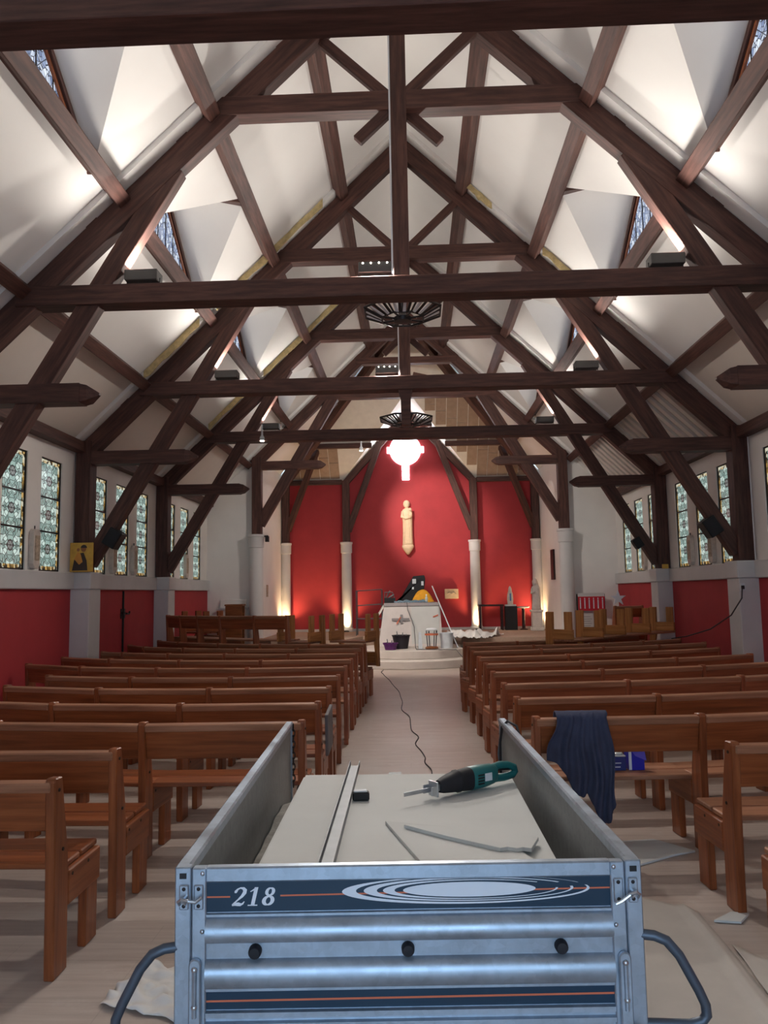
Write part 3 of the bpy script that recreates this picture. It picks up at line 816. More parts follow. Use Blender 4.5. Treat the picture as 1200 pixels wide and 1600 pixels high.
for s in (-1, 1):
    a, b = sorted((s*GX, s*.5595)); m = MB(); m.box(a, b, -.014, .012, .46, ZT-.002); st = m.obj('tailgate_stile', M['galv'], tr, bevel=.003)
    for z in (.885, .742):
        m = MB(); m.ball((s*.532, -.015, z), .006, .004, .006, 8, 5); m.obj('rivet', M['steel'], st, smooth=True)
    # latch: two drilled plates and a hooked pin
    for dx in (-.019, .019):
        cx = s*.5605+dx; m = MB(); m.box(cx-.0125, cx+.0125, -.018, -.012, .796, .858); p = m.obj('latch_plate', M['galv'], tr, bevel=.003)
        for z in (.848, .806):
            m = MB(); m.ball((cx, -.018, z), .005, .003, .005, 8, 5); m.obj('rivet', M['iron'], p, smooth=True)
    cx = s*.575
    m = MB(); m.tube([(cx+s*.012,-.03,.815),(cx+s*.014,-.038,.824),(cx+s*.004,-.044,.832),(cx-s*.008,-.04,.826),(cx-s*.004,-.036,.818),(cx+s*.004,-.034,.824)], .0042, 8)
    m.tube([(cx-s*.004,-.036,.826),(cx-s*.03,-.036,.822 if s < 0 else .808),(cx-s*.046,-.034,.834 if s < 0 else .80)], .0045, 8)
    m.tube([(cx, -.014, .826), (cx, -.036, .826)], .007, 8)
    m.obj('latch_hook', M['steel'], tr, smooth=True)
    # long hinge strap
    cx = s*.548; m = MB()
    prf = [(cx+.0155*math.cos(PI*j/8), .664+.0155*math.sin(PI*j/8)) for j in range(9)]
    m.ext([(x, -.028, z) for x, z in prf]+[(cx-.0155,-.028,.44),(cx+.0155,-.028,.44)], (0, .014, 0)); hs = m.obj('hinge_strap', M['galv'], tr, bevel=.003)
    m = MB(); m.tube([(cx, -.029, .65), (cx, -.029, .54)], .006, 8); m.obj('strap_rib', M['galv'], hs, smooth=True)
    for z in (.655, .565, .50):
        m = MB(); m.ball((cx, -.03, z), .008, .006, .008, 8, 5); m.obj('rivet', M['steel'], hs, smooth=True)
    m = MB(); m.tube([(cx+s*.01,-.03,.50),(cx+s*.03,-.04,.497),(cx+s*.036,-.036,.47),(cx+s*.03,-.03,.45)], .006, 8); m.obj('hinge_pin', M['steel'], tr, smooth=True)
for x in (-.396, -.004, .389):
    m = MB(); m.rings([[(x+r*math.cos(2*PI*j/16), y, .692+r*math.sin(2*PI*j/16)) for j in range(16)] for y, r in ((-.006,.017),(-.024,.0165),(-.03,.013),(-.031,.004))]); m.obj('rubber_buffer', M['rubber'], tr, smooth=True)
# decal bands, stripes, number and swirl (flat print on the panel)
def flat(name, polys, mat, y=-.0062):
    m = MB()
    for p in polys: m.poly([(x, y, z) for x, z in p])
    return m.obj(name, mat, pn)
m = MB(); m.box(-GX, GX, -.0055, -.003, .786, .860); m.obj('decal_band', M['decal'], pn)
m = MB(); m.box(-GX, GX, -.0055, -.003, .548, .590); m.obj('decal_band', M['decal'], pn)
flat('stripe', [[(-GX,.8215),(-.462,.8215),(-.462,.8255),(-GX,.8255)], [(-.332,.8225),(GX,.829),(GX,.833),(-.332,.8265)]], M['orange_print'])
flat('stripe', [[(-GX,.566),(GX,.570),(GX,.575),(-GX,.571)]], M['orange_print'])
def stroke(pts):
    out = []; n = len(pts); L = []; R = []
    for i, (x, z, w) in enumerate(pts):
        a = pts[max(0, i-1)]; b = pts[min(n-1, i+1)]; dx, dz = b[0]-a[0], b[1]-a[1]; l = math.hypot(dx, dz) or 1
        nx, nz = -dz/l, dx/l; L.append((x+nx*w/2, z+nz*w/2)); R.append((x-nx*w/2, z-nz*w/2))
    for i in range(n-1): out.append([L[i], L[i+1], R[i+1], R[i]])
    return out
def ell(cx, cz_, rx, rz_, w0, w1, n=24):
    p = [(cx+rx*math.cos(2*PI*i/n), cz_+rz_*math.sin(2*PI*i/n), w0+(w1-w0)*abs(math.cos(2*PI*i/n))) for i in range(n+1)]
    out = []
    for i in range(n):
        a, b = 2*PI*i/n, 2*PI*(i+1)/n
        def q(t, s): 
            w = w0+(w1-w0)*abs(math.cos(t)); return (cx+(rx+s*w/2)*math.cos(t), cz_+(rz_+s*w/2)*math.sin(t))
        out.append([q(a,1), q(b,1), q(b,-1), q(a,-1)])
    return out
dig = []
two = stroke([(.06,.70,.10),(.07,.78,.16),(.14,.9,.1),(.27,.97,.08),(.42,.95,.14),(.53,.84,.2),(.53,.70,.21),(.44,.52,.16),(.28,.34,.09),(.12,.17,.07),(.03,.07,.07)])
two += stroke([(.02,.05,.10),(.15,.1,.16),(.32,.10,.2),(.46,.07,.16),(.56,.12,.1),(.62,.24,.05)])
one = stroke([(.06,.76,.05),(.2,.85,.08),(.3,.92,.12)]) + stroke([(.33,1.0,.19),(.33,.03,.19)]) + stroke([(.08,.03,.06),(.58,.03,.06)])
eig = ell(.33,.75,.17,.19,.06,.17) + ell(.33,.27,.22,.22,.07,.2)
def place(polys, ox, sx=.050, sz=.046, oz=.8005, sh=.22):
    return [[(ox+(x+sh*z)*sx, oz+z*sz) for x, z in p] for p in polys]
flat('number_print', place(two, -.459)+place(one, -.421)+place(eig, -.383), M['white_print'], -.0066)
sw = []
sw.append([(.158+.172*math.cos(2*PI*i/48), .8325+.0185*math.sin(2*PI*i/48)) for i in range(48)])
for (xl, xr, b, dxl, dxr, t0, t1, db) in ((-.172,.470,.0345,.036,.007,24,372,.0028),(-.116,.428,.0292,.034,.007,30,368,.0026),(-.066,.388,.0243,.030,.006,40,362,.0022)):
    oc, oa = (xl+xr)/2, (xr-xl)/2; ic, ia = (xl+dxl+xr-dxr)/2, (xr-dxr-xl-dxl)/2
    n = 60
    for i in range(n):
        a, c = (math.radians(t0+(t1-t0)*(i+e)/n) for e in (0, 1))
        def q(t, cc, aa, bb): return (cc+aa*math.cos(t), .8315+bb*math.sin(t)+(.0015 if cc > .15 else 0))
        sw.append([q(a,oc,oa,b), q(c,oc,oa,b), q(c,ic,ia,b-db), q(a,ic,ia,b-db)])
flat('swirl_print', sw, M['white_print'], -.0066)
# chain at the front post and strap on the other
ch = thing('chain', 'short steel chain hanging from the front post of the trailer', 'chain', M=MT @ T(-HW+.035, TL-.02, ZT-.03))
for i in range(13):
    z = -.03*i; a = i % 2; bx = .03*max(0, i-10)
    m = MB(); m.tube([(bx+(.009*math.cos(t) if a else 0), (0 if a else .009*math.cos(t)), z+.02*math.sin(t)) for t in (2*PI*j/12 for j in range(12))], .0032, 6, closed=True); m.obj('link', M['iron'], ch, smooth=True)
m = MB(); m.tube([V(.57,TL-.06,.50),V(.566,TL-.05,.62),V(.565,TL-.07,.78),V(.57,TL-.12,.87),V(.59,TL-.2,.915),V(.625,TL-.27,.90),V(.64,TL-.34,.82),V(.66,TL-.5,.6),V(.72,TL-.6,.3),V(.8,TL-.5,.02),V(1.0,TL-.2,.01)], .007, 8)
tag(m.obj('cable', M['cable'], None, MT, smooth=True), 'black cable looped over the trailer side panel near its front post', 'cable')
m = MB(); m.tube([V(.58,TL+.006,.80),V(.57,TL+.02,.7),V(.585,TL+.012,.58),V(.575,TL+.02,.5)], .009, 8)
tag(m.obj('strap', M['bluegrey'], None, MT, smooth=True), 'bluish webbing strap hanging at the trailer front post', 'strap')
# rubble and plasterboard load
def nz(x, y, s=1, seed=0): return noise.noise(Vector((x*s, y*s, seed)))
m = MB(); m.grid(26, 40, lambda u, v: (-.572+1.144*u, .03+2.22*v, ZB+.004+ (.11+.05*nz(u*6, v*9, 1, 3)+.02*nz(u*25, v*40, 1, 5))*min(1, 6*min(v, 1-v))*(1-.25*v)))
tag(m.obj('plaster_rubble', M['dust'], None, MT, smooth='all'), 'grey plaster rubble and dust covering the trailer bed', 'rubble', kind='stuff')
ZS = .748
def slab(name, pts, z0, z1, mat, label, cat, group=None, rough=0):
    m = MB(); m.ext([(x, y, z0) for x, y in pts], (0, 0, z1-z0)); o = m.obj(name, mat, None, None, bevel=.001); return tag(o, label, cat, group)
for i, (a, b) in enumerate(((.0, .0), (-.012, .012), (.01, .006), (-.008, .0))):
    z = ZS-.0127*(i+1)
    slab('plasterboard_sheet', [(-.45+a,2.32+b),(.49+a,2.32+b),(.485+a,3.795+b),(-.475+a,3.79+b)], z, z+.0125, M['gypsum'],
         'large plasterboard sheet lying on the stack in the trailer' if i == 0 else 'plasterboard sheet, %s from the top of the trailer stack' % ORD[i], 'plasterboard', 'plasterboard stack in the trailer')
m = MB(); m.box(-.44, -.36, 2.35, 3.7, ZB+.004, ZS-.051); m.box(.36, .44, 2.35, 3.7, ZB+.004, ZS-.051)
for nm, a, b, ex_ in (('batten_wood', -.42, -.34, 'chain'), ('batten_wood', .36, .44, 'strap')):
    m = MB(); m.box(a, b, 2.36, 3.72, ZB+.003, ZS-.0515); tag(m.obj(nm, M['brownwood']), 'wooden bearer under the plasterboard stack on the %s side' % ex_, 'bearer')
slab('plasterboard_offcut', [(-.07,2.99),(.12,2.93),(.30,2.86),(.47,2.42),(.10,2.40)], ZS+.0005, ZS+.0125, M['gypsum'], 'wide triangular plasterboard offcut lying flat on the top sheet', 'offcut', 'plasterboard offcuts')
jag = [(.0,2.895),(.18,2.86),(.456,2.745),(.44,2.70),(.415,2.628),(.39,2.640),(.37,2.630),(.34,2.645),(.315,2.634),(.30,2.645),(.15,2.76)]
slab('plasterboard_shard', jag, ZS+.0132, ZS+.026, M['gypsum'], 'narrow broken plasterboard shard with torn dark edge', 'offcut', 'plasterboard offcuts')
# aluminium rail
m = MB(); m.ext([(-.024,0,0),(.024,0,0),(.024,0,.03),(.021,0,.03),(.021,0,.004),(-.021,0,.004),(-.021,0,.03),(-.024,0,.03)], (0,1.56,0))
o = m.obj('metal_rail', M['alu'], None, T(-.235, 2.40, ZS+.001) @ RZ(.012)); tag(o, 'long grey metal stud rail lying along the plasterboard', 'metal rail')
t = thing('tape_measure', 'small black and white tape measure leaning against the metal rail', 'tape measure', (-.183, 3.33, ZS+.001), .1)
m = MB(); m.box(-.035, .035, -.02, .02, 0, .034); m.obj('case', M['black'], t, bevel=.006)
m = MB(); m.box(-.03, .026, -.016, .016, .034, .04); m.obj('lid', M['label_white'], t, bevel=.003)
# reciprocating saw
t = thing('reciprocating_saw', 'teal and black reciprocating saw lying on the plasterboard', 'power saw', M=T(.115, 3.335, ZS+.002) @ RZ(.66))
def loft(name, secs, mat, e=2.6, k=18):
    m = MB(); rs = []
    for x, zc, ry, rz_ in secs:
        r = []
        for j in range(k):
            a = 2*PI*j/k; c, s_ = math.cos(a), math.sin(a)
            r.append((x, ry*math.copysign(abs(c)**(2/e), c), zc+rz_*math.copysign(abs(s_)**(2/e), s_)))
        rs.append(r)
    m.rings(rs); return m.obj(name, mat, t, smooth=True)
loft('rubber_boot', [(.03,.045,.022,.024),(.05,.046,.03,.03),(.09,.05,.036,.038),(.12,.052,.037,.042),(.125,.052,.041,.046),(.135,.052,.041,.046),(.14,.052,.038,.043),(.2,.052,.042,.048)], M['rubber'])
loft('motor_housing', [(.195,.052,.040,.046),(.2,.052,.043,.049),(.27,.053,.043,.048),(.33,.055,.036,.042),(.345,.056,.03,.036)], M['teal'])
m = MB(); hp = [(.33,0,.078),(.38,0,.084),(.43,0,.078),(.47,0,.062),(.475,0,.045),(.46,0,.032),(.40,0,.028),(.335,0,.032)]
m.tube(hp, .0165, 10); h = m.obj('handle', M['teal'], t, smooth=True)
m = MB(); m.tube([(.345,0,.066),(.39,0,.068),(.44,0,.062)], .008, 8); m.obj('trigger', M['black'], h, smooth=True)
m = MB(); m.box(.0, .008, -.03, .03, .01, .07); m.box(-.03, .0, -.03, -.024, .02, .055); m.box(-.03, .0, .024, .03, .02, .055); m.box(.008, .035, -.012, .012, .03, .055); m.obj('shoe', M['steel'], t, bevel=.002)
m = MB(); m.box(-.15, .0, -.001, .001, .032, .048); m.obj('blade', M['steel'], t)
m = MB(); m.box(.255, .295, -.0445, -.0425, .04, .072); m.obj('rating_label', M['label_white'], t)
m = MB()
for i in range(4): m.box(.215, .25, -.0445, -.043, .03+i*.012, .036+i*.012)
m.obj('vent_slots', M['black'], t)

# ------------------------------------------------------------------ work clothes and boxes on the pew
def cloth(u, v):
    # u along the pew back, v from the far hem over the top rail down to the near hem
    hem = [.585,.57,.50,.40,.37,.39,.30,.21,.22,.33]
    q = u*(len(hem)-1); i = min(int(q), len(hem)-2); hz = hem[i]+(hem[i+1]-hem[i])*(q-i)
    flare = -.075*(1-u)**2+.025*u
    fold = .020*math.sin(u*24+.7+v*1.5)+.011*math.sin(u*49+v*4)+.008*nz(u*6, v*5, 1, 3)
    if v < .2:
        k = v/.2; z = .62+.225*k; y = 4.955-.01*(1-k)+fold*.4; x = .90+.31*u
    elif v < .3:
        k = (v-.2)/.1; z = .845+.018*math.sin(PI*k); y = 4.955-.09*k+fold*.2; x = .90+.31*u
    else:
        k = (v-.3)/.7; z = .845-(.845-hz)*k; y = 4.858-.012*math.sin(PI*k)-abs(fold)*(.4+1.3*k); x = .90+.31*u+flare*k+.012*math.sin(k*7+u*5)
    return (x, y+.01*(u-.5), z)
m = MB(); m.grid(48, 44, cloth); o = m.obj('work_clothes', M['navy_cloth'], smooth='all'); tag(o, 'dark navy work clothes draped over the pew back beside the trailer', 'clothing')
md = o.modifiers.new('thick', 'SOLIDIFY'); md.thickness = .006; md.offset = 0
t = thing('screw_box', 'navy cardboard box with cloudy clear lid on the pew seat', 'box', (1.33, 5.25, .441), .05)
m = MB(); m.box(-.062, .062, -.05, .05, 0, .085); m.obj('carton', M['navy_box'], t, bevel=.003)
m = MB(); m.box(-.062, .062, -.05, .05, .0855, .093); m.ball((.03, 0, .096), .03, .03, .012); m.obj('lid', M['clear'], t, bevel=.002)
m = MB(); m.box(-.02, .03, -.052, -.05, .045, .05); m.box(-.015, .025, -.052, -.05, .02, .026); m.obj('lettering', M['label_white'], t)
t = thing('blue_carton', 'bright blue open carton with violet flap standing on the pew seat', 'box', (1.462, 5.26, .441), .06)
m = MB(); m.box(-.05, .05, -.05, .05, 0, .12); m.obj('carton', M['blue_box'], t, bevel=.002)
m = MB(); m.box(-.052, -.034, -.0525, -.05, .003, .118); m.obj('white_edge', M['label_white'], t)
m = MB(); m.ext([(-.045,-.05,.121),(.05,-.05,.121),(.062,-.05,.06),(.062,.05,.06),(.05,.05,.121)][:2]+[(.055,.05,.15),(-.04,.05,.15)], (0,.002,.003)); m.obj('flap', M['violet'], t)
m = MB(); m.ext([(.052,-.051,.12),(.06,-.056,.06),(-.01,-.056,.09),(-.03,-.051,.12)], (0,-.002,0)); m.obj('flap', M['violet'], t)

# ------------------------------------------------------------------ floor litter
def crumple(name, pts_fn, mat, label, cat, nu=26, nv=20, th=.002):
    m = MB(); m.grid(nu, nv, pts_fn); o = m.obj(name, mat, smooth='all'); tag(o, label, cat)
    md = o.modifiers.new('thick', 'SOLIDIFY'); md.thickness = th; md.offset = 0
    return o
def sheetfn(corners, amp, seed, base=.004, edge=None):
    a, b, c, d = [Vector((*q, 0)) for q in corners]
    def fn(u, v):
        p = a*(1-u)*(1-v)+b*u*(1-v)+c*u*v+d*(1-u)*v
        w = .03*nz(u*4, v*4, 1, seed)
        e = edge(u, v) if edge else 0
        return (p.x+w*(u-.5), p.y+.03*nz(u*5, v*3, 1, seed+9)*(v-.5)*2, base+abs(amp*(nz(u*3.1, v*3.7, 1, seed)+.5*nz(u*8, v*7, 1, seed+2)))+e)
    return fn
fold = lambda u, v: .02*math.exp(-((u-.93)/.03)**2)
crumple('dust_sheet', sheetfn(((.66,2.0),(1.40,2.9),(1.43,4.1),(.70,4.75)), .004, 2, edge=fold), M['sheet'], 'pale dust sheet with a folded edge spread on the floor beside the trailer', 'dust sheet', 40, 40)
crumple('dust_sheet', sheetfn(((1.36,2.6),(2.0,2.6),(1.62,3.48),(1.44,3.72)), .004, 12, .012), M['sheet'], 'second pale dust sheet running under the single pew', 'dust sheet')
crumple('plastic_sheet', sheetfn(((-1.22,3.22),(-.66,3.0),(-.70,3.46),(-1.14,3.52)), .065, 21, .006), M['paper'], 'crumpled white plastic sheet on the floor beside the trailer tailgate', 'plastic sheet', 30, 24)
slab('plasterboard_piece', [(1.18,4.66),(1.40,4.80),(1.58,4.92),(1.73,4.99),(1.55,5.22),(1.18,5.15)], .002, .014, M['gypsum'], 'broken plasterboard piece lying on the floor before the single pew', 'offcut')
slab('plasterboard_scrap', [(1.46,3.98),(1.58,4.08),(1.66,4.06),(1.58,3.96)], .003, .014, M['gypsum'], 'tiny plasterboard scrap on the floor near the pew leg', 'offcut')
cab = [(-.60,16.45),(-.62,16.0),(-.55,15.5),(-.40,14.4),(-.227,12.975),(-.15,11.9),(-.13,10.9),(-.02,10.2),(-.01,9.4),(.07,8.9),(.05,8.4),(.13,7.9),(.13,7.6),(.18,7.2),(.2,6.6),(.3,6.0),(.45,5.2)]
cp = []
for i in range(len(cab)-1):
    for j in range(6):
        u = j/6; p0, p1, p2, p3 = (Vector((*cab[max(0, min(len(cab)-1, i+q))], 0)) for q in (-1, 0, 1, 2))
        c = .5*((2*p1)+(p2-p0)*u+(2*p0-5*p1+4*p2-p3)*u*u+(3*p1-p0-3*p2+p3)*u*u*u)
        cp.append(c+V(.006*math.sin(5*(i+u)), 0, .007))
m = MB(); m.tube(cp, .006, 6); tag(m.obj('extension_cable', M['cable'], smooth=True), 'thin black extension cable snaking down the middle of the aisle', 'cable')

# ------------------------------------------------------------------ altar steps and altar
def arc_step(name, r, z0, z1, label):
    m = MB(); c = V(.02, 18.25, 0); n = 48
    m.ext([(c.x+r*math.cos(2*PI*i/n), c.y+r*math.sin(2*PI*i/n), z0) for i in range(n)], (0,0,z1-z0))
    tag(m.obj(name, M['step'], bevel=.012, smooth=True), label, 'step', 'round altar steps')
arc_step('altar_step', 1.75, 0, .17, 'lower round pale step before the altar')
arc_step('altar_step', 1.30, .17, .35, 'upper round pale step carrying the altar')
al = thing('altar', 'white dusty covered altar block with grey top', 'altar', (0, 18.75, .35))
m = MB(); m.rings([[(-.78,-.40,0),(.72,-.40,0),(.72,.35,0),(-.78,.35,0)],[(-.64,-.37,.93),(.67,-.37,.93),(.67,.33,.93),(-.64,.33,.93)]]); m.obj('covered_block', M['draped'], al, bevel=.01)
m = MB(); m.box(-.64, .67, -.39, .36, .93, 1.01); m.obj('top', M['marbletop'], al, bevel=.008)
m = MB(); m.box(-.0, .64, -.405, -.39, .06, .92); m.obj('cover_board', M['gypsum'], al)
m = MB(); m.box(-.46, -.05, -.412, -.398, .60, .655); m.box(-.26, -.2, -.414, -.398, .54, .74); m.obj('stain_mark', M['grey_print'], al)
m = MB(); m.ext([(-.36,-.42,.52),(-.33,-.42,.52),(-.24,-.42,.68),(-.27,-.42,.68)], (0,.01,0)); m.ext([(.50,-.42,.66),(.62,-.42,.70),(.62,-.42,.735),(.50,-.42,.69)], (0,.01,0)); m.obj('tape_strip', M['orange_print'], al)
m = MB(); m.grid(8, 8, lambda u, v: (-.62-.13*v-.05*u, -.36+.3*u, .95-.22*v+.04*math.sin(u*7)))
o = m.obj('cover_corner', M['paper'], al, smooth='all'); md = o.modifiers.new('t', 'SOLIDIFY'); md.thickness = .004
ZA = .35+1.011
t = thing('equipment_case', 'tall black equipment case with white labels leaning behind the altar top', 'case', M=T(.06, 18.98, ZA) @ Matrix.Diagonal((1.12, 1, 1.12, 1)))
m = MB(); m.ext([(-.42,-.1,0),(-.34,-.1,0),(.0,-.1,.56),(.24,-.1,.58),(.26,-.1,.5),(.2,-.1,.05),(-.0,-.1,0)], (0,.2,0)); m.obj('body', M['black'], t, bevel=.01)
m = MB(); m.box(-.02, .06, -.104, -.1, .40, .50); m.box(.17, .22, -.104, -.1, .36, .45); m.box(-.03, .01, -.104, -.1, .28, .33); m.obj('label', M['label_white'], t)
m = MB(); m.grid(18, 12, lambda u, v: (.02+.56*u, 18.58+.28*v, ZA+.004+max(0, (.30*math.sin(PI*min(1, u*1.1))**.7*math.sin(PI*v)**.6+.04*nz(u*5, v*5, 1, 4)))))
tag(m.obj('yellow_cloth', M['yellow'], smooth='all'), 'heaped yellow cloth on the altar top', 'cloth')
m = MB(); m.grid(22, 10, lambda u, v: (-.40+.78*u, 18.38+.22*v, ZA+.004+max(0, .09*math.sin(PI*v)*(.5+.5*nz(u*7, v*4, 1, 8))+.03*nz(u*20, v*9, 1, 6))))
tag(m.obj('tool_cloth', M['bluegrey'], smooth='all'), 'grey-blue rag with tools spread along the altar front edge', 'rag')
t = thing('bottle', 'small clear bottle with white cap on the altar top', 'bottle', (.36, 18.45, ZA))
m = MB(); m.lathe([(.03,0),(.034,.01),(.034,.11),(.014,.14),(.014,.16)], k=14); m.obj('body', M['clear'], t, smooth=True)
m = MB(); m.lathe([(.017,.16),(.017,.19)], k=12); m.obj('cap', M['label_white'], t)
t = thing('tool_box', 'dark open tool box with metal tools at the altar corner', 'tool box', (-.5, 18.55, ZA))
m = MB(); m.box(-.13,.13,-.1,.1,0,.12); m.obj('tray', M['black'], t, bevel=.006)
m = MB(); m.tube([(-.12,0,.12),(-.12,0,.25),(.06,0,.25),(.1,0,.12)], .012); m.tube([(-.05,-.05,.1),(.1,-.03,.2)], .018); m.tube([(-.1,.05,.1),(.0,.03,.29)], .015); m.obj('tools', M['alu'], t)
t = thing('metal_trolley', 'light metal tube trolley beside the altar on the overturned pew side', 'trolley', (-1.06, 19.85, CZ_))
m = MB()
for x in (-.32, .32):
    for y in (-.2, .2): m.tube([(x,y,.0),(x,y,1.12)], .012)
for z in (.74, 1.11):
    m.tube([(-.32,-.2,z),(.32,-.2,z+.03),(.32,.2,z+.03),(-.32,.2,z)], .012, closed=True)
m.obj('frame', M['alu'], t)
m = MB(); m.box(-.31,.31,-.19,.19,.40,.42); m.obj('shelf', M['alu'], t)
m = MB(); m.tube([(.50,18.42,1.74),(1.03,17.72,.357)], .013); tag(m.obj('white_pole', M['label_white'], smooth=True), 'thin white pole leaning against the altar corner', 'pole')
def bucket(label, name, x, y, z, r0, r1, h, mat, fill=None, sx=1):
    t = thing(name, label, 'bucket', (x, y, z))
    m = MB(); m.lathe([(r0,0),(r1,h),(r1+.012,h),(r1+.012,h-.02),(r1-.008,h-.015),(r0-.01,.015),(.005,.012)], k=20, sx=sx); m.obj('tub', mat, t, smooth=True)
    if fill:
        m = MB()
        for i in range(5):
            a = i*1.26; m.tube([(.4*r0*math.cos(a),.4*r0*math.sin(a),.02),(r0*.8*math.cos(a),r0*.8*math.sin(a),h+.02+.03*(i % 3))], .01, 6)
        m.obj('tools', fill, t)
    m = MB(); m.tube([(r1*sx*math.cos(a), -.01-.02*math.sin(a), h-.01-.5*r1*math.sin(a)) for a in (PI*j/10 for j in range(11))], .004, 6); m.obj('handle', M['iron'], t)
bucket('purple plastic tub on the upper altar step', 'purple_tub', -.47, 17.42, .351, .12, .16, .15, M['purple'], M['alu'])
bucket('dark plastic bucket of tools behind the purple tub', 'tool_bucket', -.24, 17.75, .351, .15, .20, .30, M['darkbucket'], M['alu'])
bucket('white plastic bucket at the altar corner by the leaning pole', 'white_bucket', .78, 17.72, .351, .13, .15, .34, M['bluewhite'])
t = thing('sanding_stand', 'small white tool stand with red band before the altar', 'stand', (.44, 17.55, .351))
m = MB(); m.lathe([(.14,0),(.15,.02),(.12,.05),(.03,.06)], k=16); m.obj('foot', M['brownwood'], t, smooth=True)
m = MB()
for a in (.4, 2.0, 3.6, 5.2): m.tube([(.1*math.cos(a),.1*math.sin(a),.04),(.13*math.cos(a),.13*math.sin(a),.4)], .012)
m.obj('legs', M['alu'], t)
m = MB(); m.lathe([(.15,.3),(.15,.335)], k=20); m.obj('red_band', M['orange_print'], t)
m = MB(); m.lathe([(.12,.4),(.13,.42),(.1,.45),(.0101,.46)], k=16); m.obj('head', M['label_white'], t, smooth=True)
m = MB(); m.rings([[(-.05+.19, 17.55-.05, .351),(.19+.05,17.55-.05,.351),(.19+.05,17.6,.351),(.14,17.6,.351)],[(.16,17.52,.72),(.21,17.52,.72),(.21,17.58,.72),(.16,17.58,.72)]]); tag(m.obj('white_canister', M['bluewhite'], bevel=.005), 'slim white canister beside the small tool stand', 'canister')
crumple('plastic_cover', sheetfn(((.86,17.9),(1.62,17.5),(2.2,18.9),(.85,19.2)), .26, 31, CZ_+.01), M['paper'], 'crumpled white plastic cover heaped on the chancel floor beside the altar', 'plastic cover', 36, 30)
m = MB(); m.tube([(-.10,18.34,1.37),(-.08,18.31,1.2),(.06,18.27,.8),(.08,18.15,.45),(.08,17.9,.362),(.1,17.25,.362),(.6,17.12,.362),(.95,17.0,.365),(1.1,16.85,.18),(1.3,16.78,.18)], .009, 6); tag(m.obj('power_cable', M['greycable'], smooth=True), 'grey power cable running down the altar front over the steps', 'cable')

# ------------------------------------------------------------------ altar wall furnishings
t = thing('hanging_statue', 'pale stone figure holding a child, mounted high on the red wall', 'statue', (-.065, Y_APSE-.16, 2.66))
def zloft(name, secs, mat, parent, k=18):
    m = MB(); m.rings([[(cx+rx*math.cos(2*PI*j/k), cy+ry*math.sin(2*PI*j/k), z) for j in range(k)] for z, cx, cy, rx, ry in secs]); return m.obj(name, mat, parent, smooth='all')
zloft('console', [(0,0,.05,.03,.06),(.05,0,.04,.07,.08),(.13,0,.02,.13,.11),(.2,0,.02,.165,.13),(.24,0,.02,.165,.13),(.26,0,.02,.15,.12)], M['stone'], t)
zloft('robe', [(.25,0,.02,.15,.11),(.35,0,.02,.145,.11),(.6,0,.02,.135,.10),(.9,0,.02,.135,.10),(1.1,-.01,.02,.145,.10),(1.2,-.01,.02,.15,.10),(1.26,-.01,.02,.12,.09),(1.3,-.0,.02,.06,.06)], M['stone'], t)
m = MB(); m.ball((-.02,0,1.39), .075, .075, .11); m.ball((-.02,.03,1.41), .095, .075, .115); m.obj('head', M['stone'], t, smooth='all')
ch_ = zloft('child', [(1.02,.08,-.06,.03,.03),(1.08,.085,-.07,.055,.05),(1.16,.085,-.07,.05,.045),(1.2,.085,-.07,.025,.025)], M['stone'], t)
m = MB(); m.ball((.085,-.07,1.25), .04, .04, .05); m.obj('child_head', M['stone'], ch_, smooth='all')
m = MB(); m.tube([(-.13,0,1.2),(-.15,-.06,1.05),(-.05,-.1,1.0),(.08,-.1,1.03)], [.04,.045,.04,.03], 10); m.obj('arm', M['stone'], t, smooth='all')
m = MB()
for i in range(7):
    x = -.1+.033*i; m.tube([(x*1.1, -.085+.6*x*x, .3), (x*.8, -.075+.6*x*x, 1.0)], .008, 6)
m.obj('robe_folds', M['stone'], t)
t = thing('wall_tablet', 'small pale relief tablet on the red wall beside a column', 'tablet', (1.12, Y_APSE-.02, 1.41))
m = MB(); m.box(-.19,.19,-.08,0,0,.27); m.obj('slab', M['stone'], t, bevel=.01)
m = MB(); m.tube([(-.12,-.085,.15),(-.06,-.085,.18),(0,-.085,.14),(.06,-.085,.18),(.12,-.085,.13)], .014, 6); m.obj('relief', M['plaque_pic'], t)
t = thing('side_table', 'low black side table against the red wall', 'table', (2.15, 21.5, CZ_))
m = MB(); m.box(-.34,.34,-.18,.18,.64,.69); m.obj('top', M['darkwood'], t, bevel=.005)
for x in (-.3, .3):
    for y in (-.14, .14): board('leg', t, (x,y,0), (x,y,.64), .05, .05, M['darkwood'], up=(1,0,0))
t = thing('pedestal', 'tall black square pedestal under the white statuette', 'pedestal', (2.68, 21.42, CZ_))
m = MB(); m.box(-.16,.16,-.15,.15,0,.64); m.obj('block', M['black'], t, bevel=.006)
m = MB(); m.box(-.14,.14,-.13,.13,.64,.68); m.obj('cloth_top', M['label_white'], t)
t = thing('statuette', 'small white Virgin statuette with blue sash on the black pedestal', 'statuette', (2.68, 21.42, CZ_+.68))
zloft('figure', [(0,0,0,.08,.07),(.04,0,0,.075,.065),(.14,0,0,.085,.065),(.28,0,0,.075,.055),(.36,0,0,.05,.04),(.42,0,0,.045,.045),(.47,0,0,.03,.03),(.5,0,0,.006,.006)], M['white_stone'], t)
m = MB(); m.box(-.02,.02,-.075,-.06,.1,.3); m.obj('sash', M['blue_robe'], t)
t = thing('flower_stand', 'small round white topped stand with slim dark foot', 'stand', (3.02, 21.4, CZ_))
m = MB(); m.lathe([(.11,0),(.11,.02),(.045,.04),(.04,.56),(.06,.58)], k=16); m.obj('foot', M['darkwood'], t, smooth=True)
